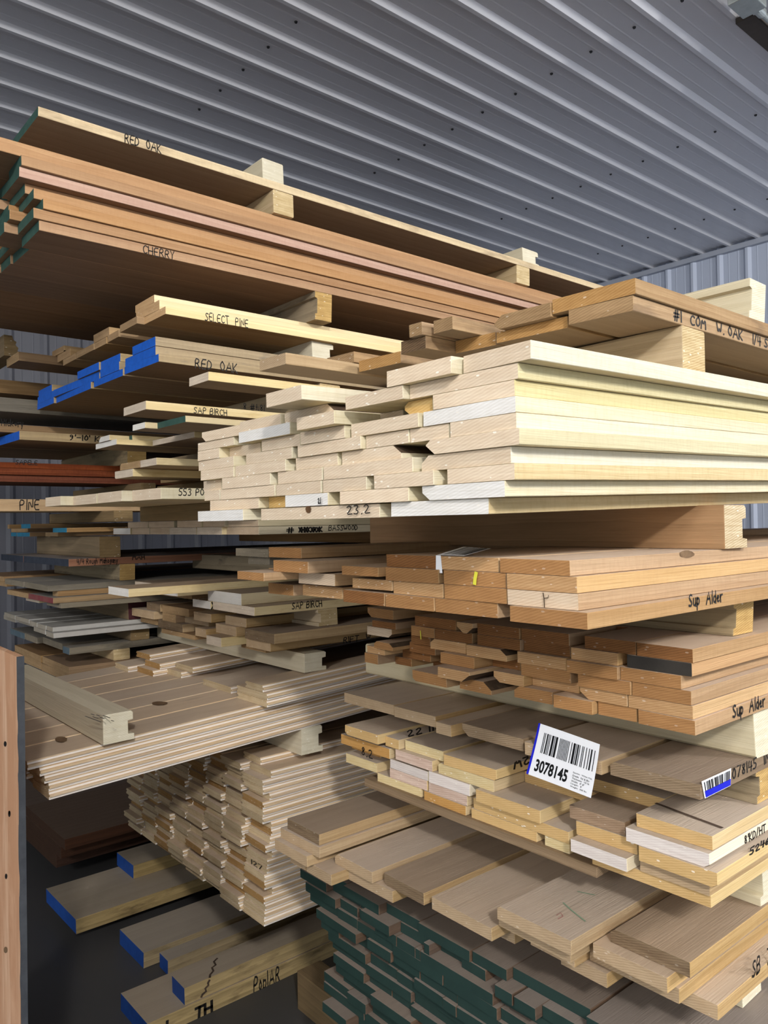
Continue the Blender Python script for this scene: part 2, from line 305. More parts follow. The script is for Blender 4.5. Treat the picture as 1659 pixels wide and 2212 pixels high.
# stroke lettering (hand marker)
GL = {
 'A': [[(0,0),(.45,1),(.9,0)],[(.2,.4),(.7,.4)]], 'B': [[(0,0),(0,1),(.5,1),(.6,.78),(.45,.55),(0,.5)],[(.45,.55),(.7,.3),(.55,.03),(0,0)]],
 'C': [[(.7,.85),(.4,1),(.08,.7),(.08,.3),(.35,0),(.7,.12)]], 'D': [[(0,0),(0,1),(.5,.85),(.65,.5),(.5,.12),(0,0)]],
 'E': [[(.6,1),(0,1),(0,0),(.62,0)],[(0,.52),(.5,.52)]], 'F': [[(.6,1),(0,1),(0,0)],[(0,.52),(.5,.52)]], 'G': [[(.7,.85),(.35,1),(.05,.5),(.35,0),(.7,.15),(.7,.45),(.4,.45)]],
 'H': [[(0,0),(0,1)],[(.65,0),(.65,1)],[(0,.5),(.65,.5)]], 'I': [[(.1,0),(.1,1)]], 'K': [[(0,0),(0,1)],[(.6,1),(.05,.45),(.65,0)]],
 'L': [[(0,1),(0,0),(.55,0)]], 'M': [[(0,0),(.1,1),(.4,.35),(.7,1),(.8,0)]], 'N': [[(0,0),(.05,1),(.6,0),(.65,1)]],
 'O': [[(.35,1),(.05,.7),(.05,.3),(.35,0),(.65,.3),(.65,.7),(.35,1)]], 'P': [[(0,0),(0,1),(.55,.95),(.6,.65),(.4,.48),(0,.48)]],
 'R': [[(0,0),(0,1),(.5,.95),(.55,.7),(.35,.5),(0,.48)],[(.25,.5),(.65,0)]], 'S': [[(.6,.9),(.3,1),(.05,.78),(.3,.52),(.6,.3),(.35,0),(0,.1)]],
 'T': [[(0,1),(.7,1)],[(.35,1),(.35,0)]], 'U': [[(0,1),(.02,.25),(.3,0),(.6,.25),(.62,1)]], 'W': [[(0,1),(.2,0),(.42,.6),(.65,0),(.85,1)]],
 'X': [[(0,0),(.6,1)],[(0,1),(.6,0)]], 'Y': [[(0,1),(.3,.5),(.6,1)],[(.3,.5),(.25,0)]], 'Z': [[(0,1),(.6,1),(0,0),(.65,0)]],
 '0': [[(.3,1),(.05,.6),(.08,.2),(.3,0),(.55,.3),(.52,.75),(.3,1)]], '1': [[(.15,1),(.15,0)]], '2': [[(.05,.8),(.3,1),(.55,.78),(.4,.45),(0,0),(.65,.05)]],
 '3': [[(.05,.9),(.4,1),(.5,.75),(.2,.52),(.55,.3),(.35,0),(0,.08)]], '4': [[(.1,1),(.02,.4),(.6,.45)],[(.5,.9),(.45,0)]],
 '5': [[(.6,1),(.1,1),(.05,.58),(.4,.6),(.58,.3),(.35,0),(0,.08)]], '6': [[(.5,1),(.1,.5),(.1,.12),(.35,0),(.55,.25),(.35,.48),(.1,.3)]],
 '7': [[(0,1),(.6,1),(.2,0)]], '8': [[(.3,.52),(.08,.75),(.3,1),(.52,.75),(.3,.52),(.05,.22),(.3,0),(.55,.22),(.3,.52)]], '9': [[(.5,.7),(.25,.52),(.05,.78),(.3,1),(.52,.75),(.45,.3),(.2,0)]],
 '.': [[(.1,0),(.14,.06)]], "'": [[(.1,1),(.08,.75)]], '-': [[(.05,.48),(.55,.48)]], '/': [[(0,-.05),(.5,1.05)]], '#': [[(.2,0),(.3,1)],[(.5,0),(.6,1)],[(0,.35),(.8,.38)],[(.02,.68),(.8,.7)]],
 'c': [[(.5,.55),(.25,.62),(.05,.3),(.25,0),(.52,.1)]], 'k': [[(0,0),(0,1)],[(.45,.6),(.05,.28),(.5,0)]], 'o': [[(.28,.6),(.03,.3),(.28,0),(.52,.3),(.28,.6)]],
 'r': [[(0,.6),(.05,0)],[(.03,.35),(.2,.58),(.42,.6)]], 'y': [[(0,.6),(.22,.12)],[(.5,.6),(.15,-.35)]], 'd': [[(.5,.5),(.2,.58),(.03,.25),(.25,0),(.5,.2)],[(.5,1),(.52,0)]],
 'l': [[(.08,1),(.1,0)]], 'e': [[(.05,.3),(.48,.35),(.3,.6),(.05,.35),(.2,0),(.5,.1)]], 'u': [[(0,.6),(.05,.1),(.3,.02),(.48,.2)],[(.48,.6),(.5,0)]],
 'p': [[(.02,.6),(.02,-.35)],[(.02,.5),(.35,.6),(.48,.3),(.3,.02),(.02,.1)]], 'g': [[(.45,.5),(.2,.6),(.03,.3),(.25,.05),(.45,.2)],[(.45,.6),(.4,-.3),(.1,-.25)]],
 'h': [[(0,1),(0,0)],[(0,.4),(.3,.58),(.42,.35),(.42,0)]], 'a': [[(.45,.5),(.2,.6),(.03,.25),(.22,0),(.45,.2)],[(.46,.6),(.5,0)]], 'n': [[(0,.6),(0,0)],[(0,.4),(.28,.6),(.42,.35),(.42,0)]],
 'i': [[(.05,.6),(.08,0)],[(.06,.82),(.07,.88)]], ',': [[(.1,.05),(.02,-.15)]], 'm': [[(0,.6),(0,0)],[(0,.4),(.2,.6),(.3,.35),(.3,0)],[(.3,.4),(.5,.6),(.6,.35),(.6,0)]], ' ': [], '&': [[(.6,0),(.15,.8),(.3,1),(.42,.8),(.05,.3),(.25,0),(.6,.4)]], '"': [[(.1,1),(.08,.75)],[(.3,1),(.28,.75)]], ':': [[(.1,0),(.14,.06)],[(.1,.5),(.14,.56)]],
}
def stroke_mesh(text, wid=.09, jit=.04):
    V, Fc = [], []; x = 0; rnd = random.Random(len(text)*13+ord(text[0]))
    for chx in text:
        st = GL.get(chx, []); wd = max([p[0] for s in st for p in s] or [.35])
        dy = rnd.uniform(-jit, jit); sl = rnd.uniform(-.06, .1)
        for s in st:
            s = [(x+p[0]+sl*p[1]+rnd.uniform(-jit, jit)*.5, p[1]+dy+rnd.uniform(-jit, jit)*.5) for p in s]
            if len(s) > 3:   # round the curve
                q = [s[0]]
                for a, b in zip(s[:-1], s[1:]):
                    q += [(a[0]*.75+b[0]*.25, a[1]*.75+b[1]*.25), (a[0]*.25+b[0]*.75, a[1]*.25+b[1]*.75)]
                s = q+[s[-1]]
            base = len(V); m = len(s)
            for i in range(m):
                a, b = s[max(i-1, 0)], s[min(i+1, m-1)]
                dx, dz = b[0]-a[0], b[1]-a[1]; ll = math.hypot(dx, dz) or 1
                ex, ez = (dx/ll*wid*.5, dz/ll*wid*.5) if i in (0, m-1) else (0, 0)
                sg = -1 if i == 0 else 1
                nx, nz = -dz/ll*wid*.5, dx/ll*wid*.5
                V += [(s[i][0]+nx+ex*sg, s[i][1]+nz+ez*sg), (s[i][0]-nx+ex*sg, s[i][1]-nz+ez*sg)]
            for i in range(m-1):
                b0 = base+i*2; Fc.append((b0, b0+1, b0+3, b0+2))
        x += wd+.25
    return V, Fc, max(x-.25, .1)
def letter(parent, text, O, U, V, N, name='marker_lettering', mat=None, wid=.1, flip=False, jit=.04, off=.0006):
    """strokes from origin O; U is the whole run of text, V its height, N the outward normal"""
    vs, fs, tw = stroke_mesh(text, wid, jit)
    P = parent.location; out = []
    for a, b in vs:
        a /= tw
        if flip: a, b = 1-a, 1-b
        out.append(tuple(O+U*a+V*b+N*off-P))
    return mesh_obj(name, out, fs, [0]*len(fs), [mat or INK], (0, 0, 0), parent)
def front_text(o, text, px0, py0, px1, hpx, **k):
    k['wid'] = k.get('wid', .1)*1.35
    """lettering on a board's long front edge; px0/py0 lower start, px1 the end, hpx the height in photo pixels"""
    y = o.location.y
    A = on(px0, py0, 1, y); B = on(px1, py0, 1, y); T = on(px0, py0-hpx, 1, y)
    return letter(o, text, A, Vector((B.x-A.x, 0, 0)), Vector((0, 0, T.z-A.z)), Vector((0, -1, 0)), **k)
def end_text(o, text, px0, py0, px1, hpx, off=.003, **k):
    x = o.location.x
    A = on(px0, py0, 0, x); B = on(px1, py0, 0, x); T = on(px0, py0-hpx, 0, x)
    return letter(o, text, A, Vector((0, B.y-A.y, 0)), Vector((0, 0, T.z-A.z)), Vector((-1, 0, 0)), off=off, **k)
# ------------------------------------------------------------------ lifts of lumber
LIFT = {}
INFO = []    # (object, lift, layer, y0) for the labels
def lean(o, rise, X0=None):
    d = 0 if X0 is None else o.location.x-X0
    for v in o.data.vertices: v.co.z += rise*(v.co.x+d)
def lift(name, Y, col, ys, boards, kind, sp, desc, look, L=2.4, tilt=0.0, fill=None, group=None, rise=0.0):
    """ys: photo rows of the layer boundaries at the front corner's column; boards: (layer, left col, right col, dx, species, extras)"""
    P = [on(col, y, 1, Y) for y in ys]; X0 = P[-1].x; zs = [p.z for p in P]
    made = {}; ALL = []
    for b in boards:
        ly, xl, xr = b[:3]; dx = b[3] if len(b) > 3 else 0; s = (b[4] if len(b) > 4 else None) or sp; ex = b[5] if len(b) > 5 else {}
        z1, z0 = zs[ly]+ex.get('dz', 0), zs[ly+1]+ex.get('dz', 0); X = X0+dx+random.uniform(-.003, .003)
        zm = (z0+z1)/2+tilt*.4
        ALL.append(dict(ly=ly, X=X, y0=ycol(xr, X, zm), y1=ycol(xl, X, zm), z0=z0, z1=z1, s=s, ex=ex, L=ex.get('L', L)))
    occ = {}
    for d in ALL: occ.setdefault(d['ly'], []).append(d)
    keep = []
    for ly, iv in occ.items():
        iv.sort(key=lambda d: d['y0']); out = []
        for d in iv:
            if out and d['y0'] < out[-1]['y1']: d['y0'] = out[-1]['y1']
            if d['y1']-d['y0'] > .012: out.append(d)
        if fill:
            for a, c in list(zip(out[:-1], out[1:])):
                if c['y0']-a['y1'] > .012:
                    out.append(dict(ly=ly, X=X0+random.uniform(.07, .16), y0=a['y1']+.001, y1=c['y0']-.001, z0=zs[ly+1], z1=zs[ly], s=fill, ex={}, L=L-.2))
        occ[ly] = out; keep += out
    for ly in sorted(occ):
        for d in occ[ly]:
            for u in occ.get(ly-1, []):
                if min(d['y1'], u['y1'])-max(d['y0'], u['y0']) > .001 and d['z1'] > u['z0']: d['z1'] = u['z0']
    for d in keep:
        sh = tilt*(d['y0']-Y); ex = d['ex']
        o = board(ex.get('name', kind), d['X'], d['y0'], d['y1'], d['z0']+sh, d['z1']+sh, d['s'], d['L'], ex.get('ch'), tilt)
        if rise: lean(o, rise, X0)
        INFO.append((o, name, d['ly'], d['y0'], ex.get('label'), d['s'], look, desc, group or desc))
        if 'id' in ex: made[ex['id']] = o
    LIFT[name] = dict(X=X0, Y=Y, top=zs[0], bot=zs[-1], zs=zs, rise=rise, ymax=max(d['y1'] for d in keep))
    return made
CATCOL = {}
def finish_labels():
    by = {}
    for r in INFO: by.setdefault((r[1], r[2]), []).append(r)
    nl = {}
    for (ln, ly) in by: nl[ln] = max(nl.get(ln, 0), ly+1)
    for (ln, ly), rows in by.items():
        rows.sort(key=lambda r: r[3])
        for i, (o, _, _, _, lab, sp, look, desc, grp) in enumerate(rows):
            adj = COLOURS.get(sp, look)
            if not lab:
                where = 'at the front corner' if i == 0 else ORD[i+1]+' from the front corner'
                if len(rows) == 1 and nl[ln] > 1: where = 'alone'
                layer = '' if nl[ln] == 1 else ', top layer' if ly == 0 else ', bottom layer' if ly == nl[ln]-1 else ', '+ORD[ly+1]+' layer down'
                lab = f'{adj} board {where}{layer}, {desc}'
            tag(o, lab, 'board', grp)
COLOURS = {'poplar_b': 'cream', 'poplar_c': 'cream', 'poplar_d': 'cream', 'poplar_white_c': 'white-ended', 'poplar': 'cream', 'poplar_white': 'white-ended', 'poplar_yellow': 'yellow-ended', 'alder': 'orange-brown', 'alder_dark': 'dark brown', 'alder_pale': 'golden', 'alder_white': 'pale-ended', 'alder_black': 'black-ended',
 'oak_rough': 'rough brown', 'oak_grey': 'greyish brown', 'oak_knot': 'dark stained', 'tan_oak': 'tan', 'tan_oak_dark': 'dark tan', 'brown_oak': 'greyish brown', 'maple': 'yellow', 'maple_pale': 'pale yellow', 'maple_pink': 'pinkish', 'maple_white': 'whitish', 'maple_orange': 'orange',
 'walnut': 'dull brown', 'cherry': 'reddish', 'cherry_pink': 'pink', 'red_oak_top': 'tan', 'pine': 'pale yellow', 'pine_plain': 'dull tan', 'blue_oak': 'blue-ended', 'birch': 'cream', 'birch_white': 'white-ended', 'birch_green': 'green-ended', 'brown': 'brown', 'bass': 'pale',
 'sapele': 'dark red', 'mahogany': 'slate-ended', 'grey': 'weathered grey', 'red_end': 'red-ended', 'white_paint': 'greyish white', 'teal': 'teal-ended', 'teal_grey': 'blue-grey', 'green': 'green-ended', 'tg': 'pale pine', 'tg_brown': 'brown-ended pine', 'poplar_blue': 'thick blue-ended', 'dark': 'dark brown'}
def cross(name, P, L, mats, x0, y0, z0):
    """a stick lying across the boards (along Y); P is its (x, z) outline"""
    w = max(p[0] for p in P); Q = [(w-a, z) for a, z in reversed(P)]
    o = prism(name, Q, L, mats, (x0+w, y0, z0), 'X', skew=random.uniform(-.06, .06), cut=random.uniform(-.05, .05), edgefm=[0]*len(Q), jag=0)
    o.rotation_euler = (0, 0, math.pi/2); return o
def colx(px, Y, z):
    k = px-CX; dz = z-CAMZ
    return (F*(EY[0]*Y+EZ[0]*dz) - k*(EY[2]*Y+EZ[2]*dz)) / (k*EX[2]-F*EX[0])
def runner(name, label, Y, pxl, pxr, z0, z1, depth, sp, prof='sq', pyc=None, group=None, off=0, dzb=0):
    """square runner between two lifts; its end shows between photo columns pxl..pxr on the plane Y"""
    zc = (z0+z1)/2
    def xat(px):   # X on plane Y for a photo column
        k = px-CX; dz = zc-CAMZ
        return (F*(EY[0]*Y+EZ[0]*dz) - k*(EY[2]*Y+EZ[2]*dz)) / (k*EX[2]-F*EX[0])
    x0, x1 = xat(pxl), xat(pxr); w = x1-x0; h = z1-z0-.0006
    if prof == 'E': P = [(0, 0), (w, 0), (w, h*.2), (w*.8, h*.22), (w*.8, h*.68), (w*.97, h*.7), (w*.97, h*.94), (w*.9, h), (0, h)]
    elif prof == 'F': P = [(w*.02, 0), (w, 0), (w, h), (0, h), (0, h*.8), (w*.14, h*.76), (w*.14, h*.22), (w*.02, h*.2)]
    else: P = [(w*.03, 0), (w*.97, 0), (w, h*.04), (w, h*.96), (w*.96, h), (w*.03, h), (0, h*.95), (0, h*.05)]
    m = W[sp]
    o = cross(name, P, depth, [m[0], m[1], m[2], BARK], x0, Y+off, z0+.0003)
    tag(o, label, 'wood runner', group or 'square wood runners between the stacks'); return o, x0, x1
# ---- near pile, top to bottom -------------------------------------------------
b = lift('woak', .6, 1369, [602, 636.5, 671], [
 (0, 1191, 1374, 0, 'oak_rough', {'label': 'orange-ended rough oak board on top at the front corner of the highest near layer'}),
 (0, 1066, 1190, .0, 'oak_grey', {'ch': {'tb': .012, 'bb': .008}, 'dz': -.004}), (0, 936, 978, -.05, 'oak_grey', {}), (0, 883, 912, -.06, 'oak_grey', {}), (0, 707, 765, .0, 'oak_grey', {}),
 (1, 1228, 1368, 0, 'oak_grey', {'id': 'n1'}), (1, 1072, 1226, .015, 'oak_rough', {}), (1, 984, 1071, .02, 'oak_rough', {}), (1, 866, 970, -.05, 'oak_knot', {}), (1, 775, 866, .0, 'oak_rough', {}),
 (1, 724, 775, .02, 'oak_grey', {'ch': {'bb': .009}}), (1, 560, 618, -.16, 'tan_oak', {})],
 'oak_board', 'oak_rough', 'rough oak lift with marked edge', 'rough brown', tilt=.02)
front_text(b['n1'], '#1  COM   W. OAK   1/4 SOUND', 1455, 690, 1690, 22, wid=.13)
b = lift('poplar', .6, 1117, [743, 784, 819, 855, 891, 926, 962, 1000, 1036, 1072, 1109], [
 (0, 999, 1148, 0, 'poplar_d'), (0, 835, 975, -.015), (0, 574, 652, -.06, 'poplar', {}),
 (1, 887, 1119, 0, 'poplar_b'), (1, 747, 875, -.012), (1, 613, 723, .0, None, {'ch': {'tf': .012}}), (1, 519, 606, 0), (1, 437, 519, .0, None, {'ch': {'bb': .01}, 'dz': -.004}),
 (2, 936, 1112, 0, 'poplar_b'), (2, 873, 936, .012, 'poplar_yellow', {'ch': {'bb': .008, 'tb': .006}}), (2, 820, 872, .06), (2, 640, 759, -.025), (2, 513, 628, -.01, 'poplar_white'), (2, 428, 505, 0),
 (3, 912, 1116, 0, 'poplar_white'), (3, 758, 904, -.004), (3, 650, 744, -.005), (3, 564, 649, .0), (3, 494, 564, .02), (3, 427, 491, 0),
 (4, 971, 1117, 0, 'poplar'), (4, 885, 971, .002), (4, 789, 884, 0), (4, 641, 780, -.004), (4, 529, 632, 0), (4, 506, 529, .03), (4, 427, 506, 0),
 (5, 917, 1125, -.004, 'poplar_b', {'ch': {'bb': .012, 'tb': .006}}), (5, 738, 868, .0, None, {'ch': {'tf': .012}}), (5, 637, 731, 0), (5, 506, 618, 0), (5, 432, 505, 0),
 (6, 908, 1106, .0, 'poplar_d', {'ch': {'tb': .01}}), (6, 698, 892, 0), (6, 598, 697, 0, 'poplar_yellow' if False else None), (6, 479, 584, 0), (6, 440, 479, .02),
 (7, 965, 1113, 0, 'poplar_c'), (7, 807, 937, -.008), (7, 696, 792, 0), (7, 595, 694, 0), (7, 475, 594, 0), (7, 441, 475, .0),
 (8, 911, 1092, 0, 'poplar_white', {'ch': {'bb': .01}}), (8, 735, 882, -.006), (8, 617, 708, -.004, 'poplar_white', {'id': 'stamp'}), (8, 580, 617, .02, 'poplar_yellow'), (8, 455, 580, 0),
 (9, 846, 1056, 0, 'poplar_white_c'), (9, 565, 820, 0, None, {'id': 'w23', 'dz': -.0008, 'label': 'cream poplar board with a handwritten number and a brown knot on its end'}), (9, 426, 526, -.01, 'poplar_white')],
 'poplar_board', 'poplar', 'big cream poplar stack', 'cream', fill='poplar', group='boards of the big poplar stack', rise=.021)
end_text(b['w23'], '23.2', 752, 1111, 802, 19, wid=.12)
end_text(b['stamp'], '2.I', 690, 1087, 696, 11, wid=.3)
b = lift('alder1', .6, 1250, [1210, 1245, 1282, 1319, 1356], [
 (0, 1077.5, 1233, 0), (0, 945.5, 1077, 0, 'alder_pale', {'id': 'tagb', 'label': 'golden board under the barcode tag on the upper reddish alder stack'}), (0, 833, 945, 0, 'alder_dark'), (0, 580, 651, -.0, 'alder', {'dz': .007}),
 (1, 1095, 1247, 0, 'alder_pale'), (1, 959, 1093, .002, 'alder', {'id': 'yel', 'label': 'orange-brown alder board with a yellow crayon mark on its end, upper alder stack'}), (1, 833, 947, 0), (1, 737, 832, -.02, 'alder', {'dz': .006}), (1, 591, 665, -.04, 'alder', {'dz': .006}),
 (2, 1096, 1250, 0, 'alder_white', {'id': 'crk', 'label': 'pale cracked-end board at the front corner of the upper alder stack'}), (2, 959, 1095, 0, 'alder'), (2, 848, 958, 0, 'alder_pale'), (2, 761, 847, 0, 'alder_pale', {'dz': .004}), (2, 645, 724, .0, 'alder_white', {'dz': .004}), (2, 580, 644, .02, 'alder_pale', {'dz': .006}), (2, 511, 579, -.08, 'alder', {'dz': .012}),
 (3, 1101, 1270, -.01, 'alder', {'id': 'sup'}), (3, 941, 1075, 0), (3, 833, 940, 0, 'alder'), (3, 740, 831, 0, 'alder_dark'), (3, 654, 739, .02, 'alder_pale'), (3, 580, 653, 0)],
 'alder_board', 'alder', 'upper reddish alder stack', 'orange-brown', group='boards of the upper alder stack')
front_text(b['sup'], 'Sup  Alder', 1488, 1310, 1560, 26, wid=.14)
A1 = b
b = lift('alder2', .6, 1497, [1400, 1431, 1461, 1492, 1524, 1554, 1587], [
 (0, 1374, 1498, 0, 'alder_dark'), (0, 1262, 1374, 0, 'alder_dark'), (0, 1125, 1230, 0, 'alder_dark'), (0, 1031, 1122, .0, 'alder_dark'), (0, 986, 1030, -.01, 'alder_pale', {'ch': {'bf': .012, 'bb': .012}}), (0, 896, 985, .0, 'alder_dark'), (0, 793, 850, -.0, 'alder', {'dz': .006, 'ch': {'bb': .01}}),
 (1, 1353, 1496, 0, 'alder_black', {'label': 'board with a black painted end in the lower reddish alder stack'}), (1, 1233, 1335, 0, 'alder_pale'), (1, 1131, 1232, .01, 'alder_dark'), (1, 1031, 1128, .0, 'alder_dark'), (1, 940, 1020, .0, 'alder_dark'), (1, 887, 939, .0, 'alder', {'id': 'yel2', 'label': 'brown board with a short yellow mark on its end, lower alder stack'}), (1, 804, 855, .0, 'alder_dark', {'dz': .006}),
 (2, 1340, 1472, 0), (2, 1224, 1334, -.01, 'alder'), (2, 1117, 1223, .0, 'alder_pale'), (2, 1007, 1094, -.01, 'alder_pale', {'ch': {'tf': .01}}), (2, 930, 1006, .0, 'alder_pale', {'ch': {'tb': .008}}), (2, 888, 929, .02, 'alder_dark'), (2, 792, 847, .0, 'alder_white', {'dz': .008, 'ch': {'bf': .008}}),
 (3, 1365, 1494, 0, 'alder'), (3, 1248, 1364, -.006, 'alder'), (3, 1125, 1233, .0, 'alder'), (3, 1063, 1124, .03, 'alder_dark'), (3, 950, 1030, -.02, 'alder'), (3, 885, 940, .03, 'alder_dark'), (3, 807, 866, -.02, 'alder', {'dz': .006, 'ch': {'tf': .008, 'tb': .006}}),
 (4, 1356, 1498, 0, 'alder_pale'), (4, 1252, 1355, .0, 'alder_pale', {'ch': {'bb': .012}}), (4, 1150, 1251, .02, 'alder_pale'), (4, 1066, 1146, .0, 'alder_pale', {'ch': {'bb': .01}}), (4, 945, 1014, -.05, 'alder_pale', {'ch': {'bf': .014}}), (4, 870, 930, .05, 'alder_dark'), (4, 793, 848, .0, 'alder_pale', {'dz': .01}),
 (5, 1377, 1503, -.005, 'alder', {'id': 'sup'}), (5, 1291, 1376, .0, 'alder'), (5, 1195, 1280, -.01, 'alder'), (5, 1110, 1194, .0, 'alder', {'ch': {'tb': .009}}), (5, 992, 1062, -.02, 'alder', {'ch': {'tf': .014, 'tb': .008}}), (5, 890, 965, -.03, 'alder', {'ch': {'bb': .006}}), (5, 853, 889, .05, 'alder_dark', {'dz': .005}), (5, 787, 852, .0, 'alder', {'dz': .009})],
 'alder_board', 'alder', 'lower reddish alder stack', 'orange-brown', fill='alder_dark', group='boards of the lower alder stack')
front_text(b['sup'], 'Sup  Alder', 1583, 1550, 1652, 27, wid=.14)
A2 = b
b = lift('tagl', .6, 1515, [1695, 1729], [
 (0, 1316, 1515, 0, 'brown_oak', {'id': 'corner', 'ch': {'tb': .006}, 'label': 'wide brown oak board with a folded barcode label at its front corner'}), (0, 1134, 1300, -.012, 'tan_oak', {'id': 'tag', 'label': 'brown oak board carrying the large white barcode tag on its end'}), (0, 997, 1131, .0, 'brown_oak', {'ch': {'bb': .012}}), (0, 941, 979, -.03, 'tan_oak'), (0, 852, 941, .0, 'tan_oak'), (0, 744, 851, .0, 'tan_oak')],
 'oak_board', 'brown_oak', 'single brown oak layer with barcode tags', 'brown', group='boards of the tagged oak layer')
TG_ = b
front_text(b['corner'], '3078145  IN', 1572, 1688, 1662, 23, wid=.12)
b = lift('maple', .6, 1536, [1804, 1836, 1869, 1904, 1936, 1964], [
 (0, 1374, 1540, 0, 'maple', {'label': 'yellow board with a dark streak across its top, front corner of the mixed stack'}), (0, 959, 1072, .0, 'maple', {'id': 'mz', 'ch': {'bf': .003}}), (0, 875, 958, .01, 'maple_pale'), (0, 832, 862, .0, 'maple', {'id': 'w22'}), (0, 745, 830, -.02, 'maple', {'dz': .006, 'ch': {'bb': .007}}),
 (1, 1352, 1533, -.01, 'maple_white', {'id': 'kd', 'ch': {'bf': .006}}), (1, 1230, 1351, .0, 'walnut'), (1, 945, 1068, .0, 'maple_pale', {'ch': {'tb': .005}}), (1, 853, 935, .0, 'maple_pink'), (1, 738, 841, .0, 'maple_orange', {'id': 'e82', 'dz': -.004, 'label': 'orange-ended board with handwritten number on its end, mixed yellow stack'}),
 (2, 1378, 1551, -.015, 'maple', {'id': 'n52', 'ch': {'bf': .006}}), (2, 1245, 1376, .0, 'maple'), (2, 1028, 1167, -.01, 'maple'), (2, 926, 1015, .0, 'maple_white'), (2, 842, 925, .0, 'maple_white'), (2, 760, 822, .03, 'maple_orange'),
 (3, 1382, 1534, 0, 'tan_oak'), (3, 1232, 1355, -.02, 'maple_white'), (3, 1021, 1230, .0, 'maple'), (3, 925, 1010, .0, 'maple_pink'), (3, 842, 923, .0, 'maple_pink'), (3, 748, 814, .0, 'maple_pale'),
 (4, 1280, 1536, 0, 'maple'), (4, 1176, 1231, .0, 'maple_pale'), (4, 1018, 1160, .0, 'maple'), (4, 915, 1007, .0, 'maple_orange'), (4, 816, 911, .0, 'maple_pale')],
 'maple_board', 'maple', 'mixed yellow maple stack', 'yellow', fill='maple', group='boards of the mixed yellow stack')
front_text(b['kd'], "8'KD/HT", 1608, 1823, 1654, 17, wid=.14)
front_text(b['n52'], '5246', 1620, 1847, 1660, 14, wid=.18)
end_text(b['e82'], '8.2', 783, 1630, 806, 18, wid=.14)
front_text(b['mz'], '12W', 1110, 1660, 1150, 17, wid=.16, flip=True)
front_text(b['w22'], '22 110', 880, 1592, 950, 14, wid=.14)
# flat oak layer: corner points taken on horizontal planes
OK_Z = [.869, .845, .821, .797, .773]
def flat(name, ly, xl, cx, cy, sp, zt, zb, kind, desc, look, label=None, ch=None, L=2.4, grp=None, snap=None):
    P = on(cx, cy, 2, zt); y1 = ycol(xl, P.x, zt)
    o = board(kind, P.x, P.y, y1, zb, zt, sp, L, ch)
    INFO.append((o, name, ly, P.y, label, sp, look, desc, grp or desc)); return o
OKB = {}
for k, ly, xl, cx, cy, sp, lab, ch in [
 ('a', 0, 1318, 1491, 2080, 'tan_oak_dark', 'weathered brown oak board lying on top near the front corner of the wide oak layer', {'tb': .006}),
 ('e', 0, 1073, 1234, 2033, 'tan_oak', 'wide pale oak board with faint green and red crayon marks on top', {'tb': .004}),
 ('m', 0, 620, 690, 1803, 'tan_oak_dark', 'short walnut-grained board on top at the far side of the wide oak layer', None),
 ('b', 1, 1272, 1442, 2113, 'tan_oak', None, None), ('f', 1, 1075, 1234, 2049, 'tan_oak', None, None), ('n', 1, 607, 690, 1831, 'tan_oak', None, None),
 ('c', 2, 1272, 1468, 2136, 'tan_oak', None, None), ('h', 2, 1144, 1242, 2060, 'tan_oak', None, None), ('j', 2, 931, 1063, 2005, 'tan_oak', None, None), ('k', 2, 829, 916, 1930, 'tan_oak_dark', None, {'bb': .006}), ('l', 2, 723, 804, 1884, 'tan_oak', None, {'tb': .008}), ('o', 2, 594, 663, 1850, 'tan_oak', None, None),
 ('d', 3, 1440, 1551, 2172, 'tan_oak', None, None), ('i', 3, 1210, 1312, 2104, 'tan_oak', None, None), ('i2', 3, 1075, 1112, 2012, 'tan_oak', None, None), ('q', 3, 753, 848, 1926, 'tan_oak', None, None), ('p', 3, 661, 716, 1890, 'tan_oak', None, None), ('p2', 3, 627, 660, 1858, 'tan_oak', None, None)]:
    if k == 'b': xl = 1280
    OKB[k] = flat('oakflat', ly, xl, cx, cy, sp, OK_Z[ly], OK_Z[ly+1], 'oak_board', 'wide flat oak layer', 'tan', lab, ch, grp='boards of the wide flat oak layer')
LIFT['oakflat'] = dict(X=1.05, Y=.6, top=.869, bot=.773)
front_text(OKB['d'], 'SB  77', 1625, 2112, 1672, 34, wid=.13)
# green-ended stack underneath
GZ = [.70-.0222*k for k in range(15)]
def K(x): return 560+x*.3617, 0
gl = [(245, 400, 635), (275, 455, 690), (305, 470, 770), (335, 580, 915), (385, 550, 985), (410, 635, 1060), (605, 830, 800), (605, 815, 900), (845, 1020, 920), (820, 930, 1025), (820, 985, 810), (1020, 1140, 965),
 (1085, 1340, 975), (1140, 1320, 1040), (1435, 1580, 1040), (1340, 1510, 1120), (960, 1395, 1310), (1205, 1500, 1190), (645, 785, 1060), (795, 1095, 1190), (640, 905, 1270), (440, 625, 1180), (385, 540, 1255), (385, 625, 1390), (665, 905, 1440),
 (1095, 1175, 1320), (1180, 1430, 1450), (1405, 1510, 1310), (1520, 1650, 1400), (905, 1090, 1480), (375, 520, 1470), (1440, 1640, 1480)]
rows = {}
P = on(1276, 2181, 2, .70); g = [(P.y, ycol(1108, P.x, .70), P.x)]
P2 = on(1659, 2000, 2, .70); g0 = on(1267, 2194, 2, .70); g.append((.5, g0.y, g0.x)); rows[0] = g
for xl, xr, yt in gl:
    px, py, pl = 560+xr*.3617, 1680+yt*.3617, 560+xl*.3617
    best = min(range(1, 14), key=lambda k: abs(on(px, py, 2, GZ[k]).x-1.10))
    q = on(px, py, 2, GZ[best]); gx = 1.10+(q.x-1.10)*.45-(.012 if yt % 3 == 0 else 0)
    rows.setdefault(best, []).append((ycol(px, gx, GZ[best]), ycol(pl, gx, GZ[best]), gx))
rg = random.Random(3)
